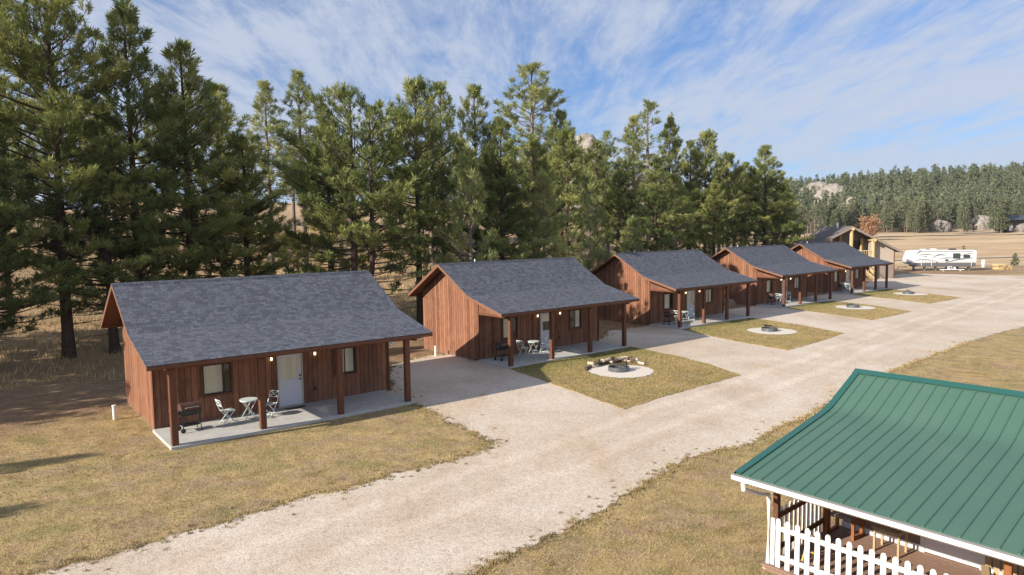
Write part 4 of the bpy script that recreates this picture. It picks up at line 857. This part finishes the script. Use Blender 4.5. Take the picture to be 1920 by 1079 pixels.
TREES = [
 ('big', 78, -75, 37, 4.7, .3, 'tall dark pine with thick bare lower trunk at the far left, top cut off'),
 ('mid1', -30, -30, 45, 4.2, 2.0, 'dark pine at the left edge, behind the tall pine with the bare trunk'),
 ('dense1', -70, 150, 34, 4.4, 1.0, 'dense dark pine cut by the left picture edge, in front of the others'),
 ('dense2', 190, 235, 38.5, 4.2, 4.0, 'shorter pale-tipped pine between the two tallest pines at the left'),
 ('dense1', 232, 18, 40, 4.6, 3.1, 'tall dark pine with pointed crown rising above the nearest cabin left end'),
 ('dense2', 335, 88, 42, 4.5, 1.7, 'tall dark pine rising above the middle of the nearest cabin roof'),
 ('mid1', 405, 165, 49, 4.4, 2.2, 'dark pine just right of the two tall pines above the nearest cabin'),
 ('dense1', 452, 265, 43, 4.2, 5.2, 'shorter dark pine with low boughs above the right half of the nearest cabin roof'),
 ('pale1', 495, 158, 63, 3.0, 2.5, 'tall slim pale pine, left one of the pair in the gap above the nearest cabin'),
 ('pale1', 560, 138, 64, 3.3, .5, 'tall slim pale pine, right one of the pair in the gap above the nearest cabin'),
 ('twin', 655, 172, 43, 5.0, -.35, 'broad two-stemmed pine with arching lower limbs above the right end of the nearest roof'),
 ('dense2', 612, 235, 52, 4.2, 2.6, 'green pine just left behind the broad two-stemmed pine'),
 ('mid2', 778, 158, 47, 3.5, 2.0, 'round-topped pine left of the second cabin, right of the two-stemmed pine'),
 ('mid1', 826, 162, 53, 3.0, 1.2, 'slim-topped pine above the left end of the second cabin roof'),
 ('mid1', 888, 168, 50, 3.2, 3.6, 'pointed pine above the middle of the second cabin roof'),
 ('bushy', 880, 292, 45, 2.6, 3.0, 'yellowish bushy pine low in front of the darker pines above the second cabin'),
 ('dense2', 940, 228, 49, 3.4, 4.4, 'dense very dark pine above the second cabin, in front of the tallest pine there'),
 ('pale2', 996, 124, 74, 4.6, .8, 'tallest pine of the middle group, standing clear against the sky'),
 ('mid2', 1052, 214, 78, 3.0, 5.0, 'thin-topped pine just right of the tallest middle pine'),
 ('dense1', 1000, 262, 54, 3.6, 2.3, 'dark broad pine above the right end of the second cabin roof'),
 ('bushy', 1018, 335, 50, 2.6, 1.1, 'low light green pine tucked between dark pines by the second roof end'),
 ('mid2', 1062, 250, 66, 3.6, 3.9, 'olive pine below the rock peak, left of it'),
 ('bushy', 1104, 336, 60, 2.6, .2, 'bright yellow-green young pine behind the gap before the third cabin'),
 ('pale2', 1139, 248, 92, 2.5, 1.9, 'small distant lollipop-topped pine right of the rock peak'),
 ('mid1', 1118, 268, 74, 3.4, 4.1, 'olive pine standing right of the granite peak'),
 ('pale1', 1186, 222, 78, 3.0, 3.3, 'slim pine left of the tall bare-trunked pine above the third cabin'),
 ('snag', 1216, 194, 76, 3.0, .0, 'tall pine with a long bare pale trunk and a tuft on top'),
 ('dense1', 1257, 226, 78, 3.6, 1.5, 'dark conical pine right of the tall bare-trunked one'),
 ('bushy', 1188, 415, 64, 2.4, 2.7, 'small yellowish pine right behind the third cabin roof'),
 ('mid1', 1296, 268, 82, 3.4, .6, 'left one of two rounded pines above the right end of the third roof'),
 ('mid2', 1324, 252, 80, 3.3, 1.4, 'right one of two rounded pines above the right end of the third roof'),
 ('pale1', 1262, 330, 70, 3.2, 2.9, 'pale green pine low in the middle of the group behind the third cabin'),
 ('dense2', 1228, 300, 68, 3.5, .9, 'green pine in front of the tall bare-trunked one'),
 ('mid2', 1366, 292, 84, 3.4, 4.8, 'rounded pine above the left end of the fourth cabin roof'),
 ('mid1', 1398, 308, 92, 2.9, 3.2, 'narrow pine left behind the last big pine of the row'),
 ('dense2', 1437, 277, 86, 4.7, 2.1, 'big broad pine closing the row above the fourth cabin roof'),
 ('dense1', 1472, 345, 92, 3.2, 1.0, 'short pine at the right foot of the big last pine'),
 ('dense1', 1340, 345, 74, 3.0, 5.5, 'low dense pine behind the gap between the third and fourth cabins'),
 ('mid2', 1160, 330, 70, 3.0, .7, 'mid-height olive pine just left of the slim pine above the third cabin'),
]
for (k_, u, v, Yk, rad, rz, lb) in TREES: plant_px(k_, u, v, Yk, rad, rz, lb, BE)
# fillers further up the slope, and trees left of the frame whose shade falls on the grass
FG = 'pines further up the slope behind the front row'; r_ = np.random.default_rng(77)
ON = ['first', 'second', 'third', 'fourth', 'fifth', 'sixth', 'seventh', 'eighth', 'ninth', 'tenth', 'eleventh', 'twelfth', 'thirteenth', 'fourteenth', 'fifteenth', 'sixteenth']
ZN = ['{} slope pine from the left, hidden among the dark pines left of the pale pair', '{} slope pine from the left in the gap around the pale slim pair', '{} slope pine counted rightward from the two-stemmed pine to the tallest middle pine', '{} slope pine counted rightward from the tallest middle pine to the bare-trunked pine', '{} slope pine counted rightward from the bare-trunked pine to the last big pine']
keys = ['pale1', 'mid1', 'pale2', 'mid2', 'pale2', 'pale1', 'pale1']
cnt = 0
for zi, (u0, u1, n, Y0, Y1, va, vb) in enumerate(((-60, 420, 6, 66, 84, 150, 240), (420, 620, 3, 78, 96, 250, 300), (600, 960, 9, 72, 92, 240, 290), (900, 1200, 9, 80, 100, 275, 325), (1180, 1480, 13, 92, 112, 305, 352))):
    for q in range(n):
        u = u0+(u1-u0)*(q+r_.uniform(.1, .9))/n; Yk = r_.uniform(Y0, Y1); v = r_.uniform(va, vb)
        plant_px(keys[int(r_.integers(0, 7))], u, v, Yk, r_.uniform(2.4, 3.2), r_.uniform(0, 6), ZN[zi].format(ON[q]), FG)
SH = 'pines left of the lawn shading it'
for (x, y, h, rad, k_) in ((-33, 23.5, 15, 4.0, 'dense1'), (-38, 28, 17, 4.4, 'big'), (-30.5, 29.5, 13, 3.6, 'dense2'), (-42, 21.5, 16, 4, 'mid1'), (-27.5, 35, 12, 3, 'mid2'), (-36, 34, 18, 4.4, 'big'), (-46, 30, 17, 4.2, 'dense1'), (-27.5, 25.5, 12, 3.2, 'dense1'), (-30, 21, 13, 3.4, 'dense2'), (-25.5, 13.4, 6.6, 1.7, 'bushy'), (-23.5, 10.0, 6.0, 1.9, 'bushy')):
    plant(k_, x, y, h, rad, random.uniform(0, 6), 'dark pine at the far left whose shade falls across the litter', SH)

# far forest on the hill ------------------------------------------------
def far_pine(seed, Hh=10, Rc=2.1, nl=50, tuft=.55, kn=9):
    r = np.random.default_rng(seed); P = []; A = []; T = []
    for q in range(nl):
        u = (q+r.random())/nl; z = Hh*(.12+.87*u); pr_ = (1-u)**.65 if u > .15 else .8; m = 2+int(5*(1-u))
        for w in range(m):
            a = r.uniform(0, 6.28); d = Rc*pr_*r.uniform(.3, 1.1); P.append((d*math.cos(a), d*math.sin(a), z+r.normal(0, .25))); A.append((math.cos(a), math.sin(a), .8)); T.append(.45+r.normal(0, .25))
    P = np.array(P); NV, NF, T_ = needles(P, np.array(A), np.full(len(P), tuft)*r.uniform(.7, 1.2, len(P)), kn, .34, r, np.clip(np.array(T), 0, 1)); 
    TV, TF = tubes_np([(np.array([[0, 0, -.5], [0, 0, Hh*.95]]), [.17, .04])], 5); return TV, TF, NV, NF, T_
FV = []
for s in range(6):
    TV, TF, NV, NF, T_ = far_pine(100+s, 10+s*.3, (1.6, 2.0, 1.4, 2.2, 1.7, 1.9)[s]); V = np.vstack([TV, NV]); F = np.vstack([TF, NF+len(TV)])
    me = np_mesh('hill_pine', V, F, M['needle3'], tint=np.concatenate([np.full(len(TV), .0), T_])); me.materials.append(M['barkg'])
    mi = np.zeros(len(F), np.int32); mi[:len(TF)] = 1; me.polygons.foreach_set('material_index', mi); FV.append(me)
r_ = np.random.default_rng(5); pts = []
tries = 0
while len(pts) < 1250 and tries < 90000:
    tries += 1; Yk = 232+215*r_.random()**1.25; x = Yk*r_.uniform(.36, .80)
    edge = 240+10*math.sin(x*.07)+6*math.sin(x*.21)
    if Yk < edge: continue
    u = 960+1290*x/Yk
    if 1735 < u < 1800 and Yk < 262: continue
    if 1815 < u < 1860 and Yk < 262: continue
    if 1890 < u and Yk < 250: continue
    if 1520 < u < 1582 and Yk < 350 and Yk > 285 and r_.random() < .8: continue
    if any((x-a)**2+(Yk-c)**2 < 5.5 for a, c in pts[-300:]): continue
    pts.append((x, Yk))
pts.sort(key=lambda p: p[1])
for k_, (x, y) in enumerate(pts[:185]):
    o = bpy.data.objects.new('hill_pine', FV[k_ % 6]); col.objects.link(o); s = r_.uniform(.7, 1.12); o.location = (x, y, float(gz(x, y))); o.rotation_euler = (0, 0, r_.uniform(0, 6)); o.scale = (s, s, s*r_.uniform(.85, 1.25)); tag(o, 'green pine on the forested hill beyond the meadow', 'pine tree', 'pines on the hill beyond the meadow')
SV = []; SF = []; ST = []; off = 0
for (x, y) in pts[185:]:
    TV, TF, NV, NF, T_ = far_pine(int(r_.integers(0, 9999)), 9.5, 1.9, 28, .9, 5); s = r_.uniform(.6, 1.2); V = NV*np.array([s, s, s*1.1])+np.array([x, y, float(gz(x, y))]); SV.append(V); SF.append(NF+off); ST.append(np.clip(T_+r_.normal(0, .15), 0, 1)); off += len(V)
o = bpy.data.objects.new('far_wood', np_mesh('far_wood', np.vstack(SV), np.vstack(SF), M['needle3'], tint=np.concatenate(ST))); col.objects.link(o); tag(o, 'green pine wood covering the upper hill', 'wood', None, 'stuff')
# bare aspens near the hill foot, rust-coloured tree, small meadow conifers
def twig_tree(name, seed, Hh, Rc, n, mt, leaf, label, loc, cat, group=None):
    r = np.random.default_rng(seed); root = empty(name, loc, 0, label, cat, group); polys = [(np.array([[0, 0, -.2], [.05, 0, Hh*.5], [0, .05, Hh*.9]]), [Hh*.018, Hh*.012, .02])]; P = []
    for q in range(n):
        h = Hh*r.uniform(.2, .85); a = r.uniform(0, 6.28); e = r.uniform(.5, 1.2); ln = Rc*r.uniform(.5, 1.1); d = np.array([math.cos(a)*math.cos(e), math.sin(a)*math.cos(e), math.sin(e)]); c = np.array([0, 0, h]); polys.append((np.array([c, c+d*ln*.6, c+d*ln]), [.05, .03, .012])); P += [c+d*ln*t+r.normal(0, .2, 3) for t in (.4, .6, .8, 1.)]
    TV, TF = tubes_np(polys, 4); o = bpy.data.objects.new('trunk', np_mesh('trunk', TV, TF, M[mt])); col.objects.link(o); o.parent = root
    if leaf:
        P = np.array(P); NV, NF, T_ = needles(P, r.normal(0, 1, P.shape), np.full(len(P), .34), 9, .3, r, r.uniform(.2, .9, len(P))); o = bpy.data.objects.new('crown', np_mesh('crown', NV, NF, M[leaf], tint=T_)); col.objects.link(o); o.parent = root
    return root
def at_ground(u, Yk): x = atY(u, 430, Yk)[0]; return (x, Yk, float(gz(x, Yk)))
for q, (du, dy) in enumerate(((0, 0), (-14, 2), (13, 3))):
    x, y, z = at_ground(1630+du, 196+dy)
    if q == 0:
        r = twig_tree('rust_tree', 31, 6.0, 3.6, 330, 'twig', 'rustleaf', 'rounded rust-orange tree standing before the dark hill pines', (x, y, z-.8), 'tree')
for q, (u, Yk, h) in enumerate(((1514, 190, 7), (1520, 192, 6), (1527, 189, 8), (1535, 195, 7), (1508, 192, 6), (1750, 243, 9), (1757, 246, 8), (1826, 244, 11), (1700, 238, 8))):
    twig_tree('bare_tree', 40+q, h, 1.6, 26, 'barkg', None, 'thin pale leafless tree at the foot of the forested hill', at_ground(u, Yk), 'tree', 'leafless trees at the hill foot')
fm = bpy.data.objects.new('meadow_conifer', FV[0]); col.objects.link(fm); fm.location = at_ground(1906, 108); fm.scale = (.35, .35, .22); tag(fm, 'small lone conifer in the meadow at the right edge', 'conifer')
fm = bpy.data.objects.new('meadow_conifer', FV[3]); col.objects.link(fm); fm.location = at_ground(1808, 112); fm.scale = (.3, .3, .31); tag(fm, 'small round conifer top showing above the trailer roof', 'conifer')
# young pines and brush on the slope and by the far building
r_ = np.random.default_rng(91)
for q in range(16):
    u = r_.uniform(20, 1480); Yk = r_.uniform(52, 80)+max(0, (u-900)*.03); twig_tree('bare_shrub', 60+q, r_.uniform(1.2, 2.4), 1.2, 22, 'twig', None, 'low leafless shrub on the tan slope behind the pines', at_ground(u, Yk), 'shrub', 'leafless shrubs on the slope')
for q, (u, Yk) in enumerate(((1487, 106), (1498, 112), (1505, 104))):
    twig_tree('russet_shrub', 80+q, 3.2, 2.0, 50, 'twig', 'twigleaf' if False else 'rustleaf', 'russet leafless shrub left of the tan two-storey building', at_ground(u, Yk), 'shrub', 'russet shrubs by the tan building')

# ------------------------------------------------------------------ grass blades (uncountable)
def inside(P, Q):
    P = np.asarray(P); x, y = Q[:, 0], Q[:, 1]; c = np.zeros(len(Q), bool); n = len(P); j = n-1
    for i in range(n):
        xi, yi = P[i]; xj, yj = P[j]
        m = ((yi > y) != (yj > y)) & (x < (xj-xi)*(y-yi)/((yj-yi) if yj != yi else 1e-9)+xi); c ^= m; j = i
    return c
def cab_mask(Q):
    c = np.zeros(len(Q), bool)
    for (x, y, a) in CAB:
        dx, dy = Q[:, 0]-x, Q[:, 1]-y; lx = dx*math.cos(a)+dy*math.sin(a); ly = -dx*math.sin(a)+dy*math.cos(a); c |= (lx > -.12) & (lx < L_+.05) & (ly > -2.66) & (ly < DEP+.03)
    dx, dy = Q[:, 0]-HO[0], Q[:, 1]-HO[1]; lx = dx*math.cos(HR)+dy*math.sin(HR); ly = -dx*math.sin(HR)+dy*math.cos(HR); c |= (lx > .05) & (lx < HL) & (ly > .78) & (ly < 7); return c
def blades(name, Q, z0, hmin, hmax, w, seed, tall=0, cab=None):
    r = np.random.default_rng(seed); n = len(Q); hh = r.uniform(hmin, hmax, n); a = r.uniform(0, 2*np.pi, n); ln = r.normal(0, .5, (n, 2))*hh[:, None]; z = gz(Q[:, 0], Q[:, 1])+z0; ww = w*(.6+.03*np.hypot(Q[:, 0], Q[:, 1]))
    sx, sy = np.cos(a)*ww/2, np.sin(a)*ww/2
    V = np.stack([np.stack([Q[:, 0]-sx, Q[:, 1]-sy, z], 1), np.stack([Q[:, 0]+sx, Q[:, 1]+sy, z], 1), np.stack([Q[:, 0]+ln[:, 0], Q[:, 1]+ln[:, 1], z+hh], 1)], 1).reshape(-1, 3)
    g = hnoise(Q[:, 0]*3.1, Q[:, 1]*2.7)*.5+hnoise(Q[:, 0]*9, Q[:, 1]*8)*.5; T = np.clip(.62-.30*g+r.normal(0, .2, n)+tall*.1, 0, 1)
    if cab is not None:      # watered strip along the porch is greener
        x, y, a_ = CAB[cab]; ly = -(Q[:, 0]-x)*math.sin(a_)+(Q[:, 1]-y)*math.cos(a_); T = np.clip(T-.45*sstep(-5.2, -3.0, ly)*(ly < -2)-.15, 0, 1)
    o = bpy.data.objects.new(name, np_mesh(name, V, np.arange(3*n).reshape(-1, 3), M['blade'], tint=np.repeat(T, 3))); col.objects.link(o); return o
r_ = np.random.default_rng(8); n = 170000; ang = r_.uniform(R(48), R(132), n); rad = np.exp(r_.uniform(math.log(9), math.log(46), n)); Q = np.stack([rad*np.cos(ang), rad*np.sin(ang)], 1)
s_ = (Q[:, 0]+12.36)*-.637+(Q[:, 1]-23.3)*.77
ok = ~inside(ROADW, Q) & ~cab_mask(Q) & (s_ < 5)
tag(blades('dry_grass', Q[ok], 0, .02, .06, .016, 1, cab=0), 'short dry tan grass with greener tufts', 'grass', None, 'stuff')
for i, P in enumerate(LAWNS):
    lo, hi = P.min(0), P.max(0); A_ = (hi-lo).prod(); m = int((430, 200, 110, 70)[i]*A_); Q = r_.uniform(lo, hi, (m, 2)); x, y = PITS[i]
    Q = Q[inside(P, Q) & ((Q[:, 0]-x-.12)**2+(Q[:, 1]-y+.08)**2 > 1.6**2) & ~cab_mask(Q)]; tag(blades('lawn_grass', Q, .03, .02, .055, .016, 30+i, cab=i+1), f'short dry lawn grass in front of the {ORD[i+1]} cabin', 'grass', None, 'stuff')
n = 90000; Q = np.stack([r_.uniform(-60, 30, n), r_.uniform(30, 95, n)], 1); s_ = (Q[:, 0]+12.36)*-.637+(Q[:, 1]-23.3)*.77; t_ = (Q[:, 0]+12.36)*.77+(Q[:, 1]-23.3)*.637
Q = Q[(s_ > 11+2*hnoise(Q[:, 0]*3, Q[:, 1]*3)) & (s_ < 60) & (Q[:, 0] > -.8*Q[:, 1])]; tag(blades('tall_dry_grass', Q, 0, .15, .45, .03, 9, 1), 'tall tan dry grass on the slope behind the pines', 'grass', None, 'stuff')
def edge_points(P, n, sd, seed, dmax=48):
    r = np.random.default_rng(seed); P = np.asarray(P); Q_ = np.roll(P, -1, 0); L = np.linalg.norm(Q_-P, axis=1); mid = (P+Q_)/2; dd = np.hypot(mid[:, 0], mid[:, 1]); w = L*(dd < dmax)*(np.abs(mid[:, 0]) < mid[:, 1]*.85)/np.maximum(dd, 8); k = r.choice(len(P), n, p=w/w.sum())
    return P[k]+(Q_-P)[k]*r.random((n, 1))+r.normal(0, 1, (n, 2))*np.abs(r.normal(0, sd, (n, 1)))
C0 = edge_points(ROADW, 1300, .24, 14); r_ = np.random.default_rng(15); E_ = np.repeat(C0, 14, 0)+r_.normal(0, .035, (len(C0)*14, 2)); E_ = E_[~cab_mask(E_)]
tag(blades('edge_tufts', E_, .012, .02, .055, .02, 42), 'small dark grass tufts strayed onto the gravel', 'grass', None, 'stuff').data.materials[0] = M['tuft']
E_ = edge_points(ROADW, 26000, .12, 4); E_ = E_[~cab_mask(E_)]
cl_ = hnoise(E_[:, 0]*5, E_[:, 1]*5)+.5*hnoise(E_[:, 0]*14, E_[:, 1]*13); E_ = E_[cl_ > -.1]
tag(blades('edge_grass', E_, .012, .02, .07, .018, 41), 'ragged dry grass fraying over the gravel edge', 'grass', None, 'stuff')
E_ = np.vstack([edge_points(ROADW, 2500, .2, 6, 40)]+[edge_points(P, (700, 400, 200, 100)[i], .25, 60+i, 99) for i, P in enumerate(LAWNS)]); E_ = E_[~cab_mask(E_)]
r_ = np.random.default_rng(12); m = len(E_); sz = r_.uniform(.006, .012, m); base = np.array([[1, 0, 0], [-.5, .87, 0], [-.5, -.87, 0], [0, 0, 1.2]]); rot = r_.uniform(0, 6.3, m)
V = np.zeros((m, 4, 3)); 
for k in range(4): V[:, k, 0] = E_[:, 0]+sz*(base[k, 0]*np.cos(rot)-base[k, 1]*np.sin(rot)); V[:, k, 1] = E_[:, 1]+sz*(base[k, 0]*np.sin(rot)+base[k, 1]*np.cos(rot)); V[:, k, 2] = .022+sz*base[k, 2]
F = (np.array([[0, 1, 3], [1, 2, 3], [2, 0, 3]])[None]+4*np.arange(m)[:, None, None]).reshape(-1, 3)
o = bpy.data.objects.new('pebbles', np_mesh('pebbles', V.reshape(-1, 3), F, M['padg'])); col.objects.link(o); tag(o, 'loose pale pebbles strayed from the gravel into the grass', 'pebbles', None, 'stuff')
# haze: one closed box of even thin air
b = MB(); b.box(-950, 950, -950, 950, -3, 75); hz = b.build('haze', bpy.data.materials.new('haze_air')); hm = hz.data.materials[0]; hm.use_nodes = True; hn = hm.node_tree; hn.nodes.clear()
pv = hn.nodes.new('ShaderNodeVolumePrincipled'); pv.inputs['Color'].default_value = (.80, .88, 1, 1); pv.inputs['Density'].default_value = .00009; ho = hn.nodes.new('ShaderNodeOutputMaterial'); hn.links.new(pv.outputs[0], ho.inputs['Volume']); tag(hz, 'thin pale air haze over the whole place', 'haze', None, 'stuff')
# pebbles strayed along the gravel edges
print('objects', len(bpy.data.objects), 'tris', sum(len(m.polygons) for m in bpy.data.meshes))
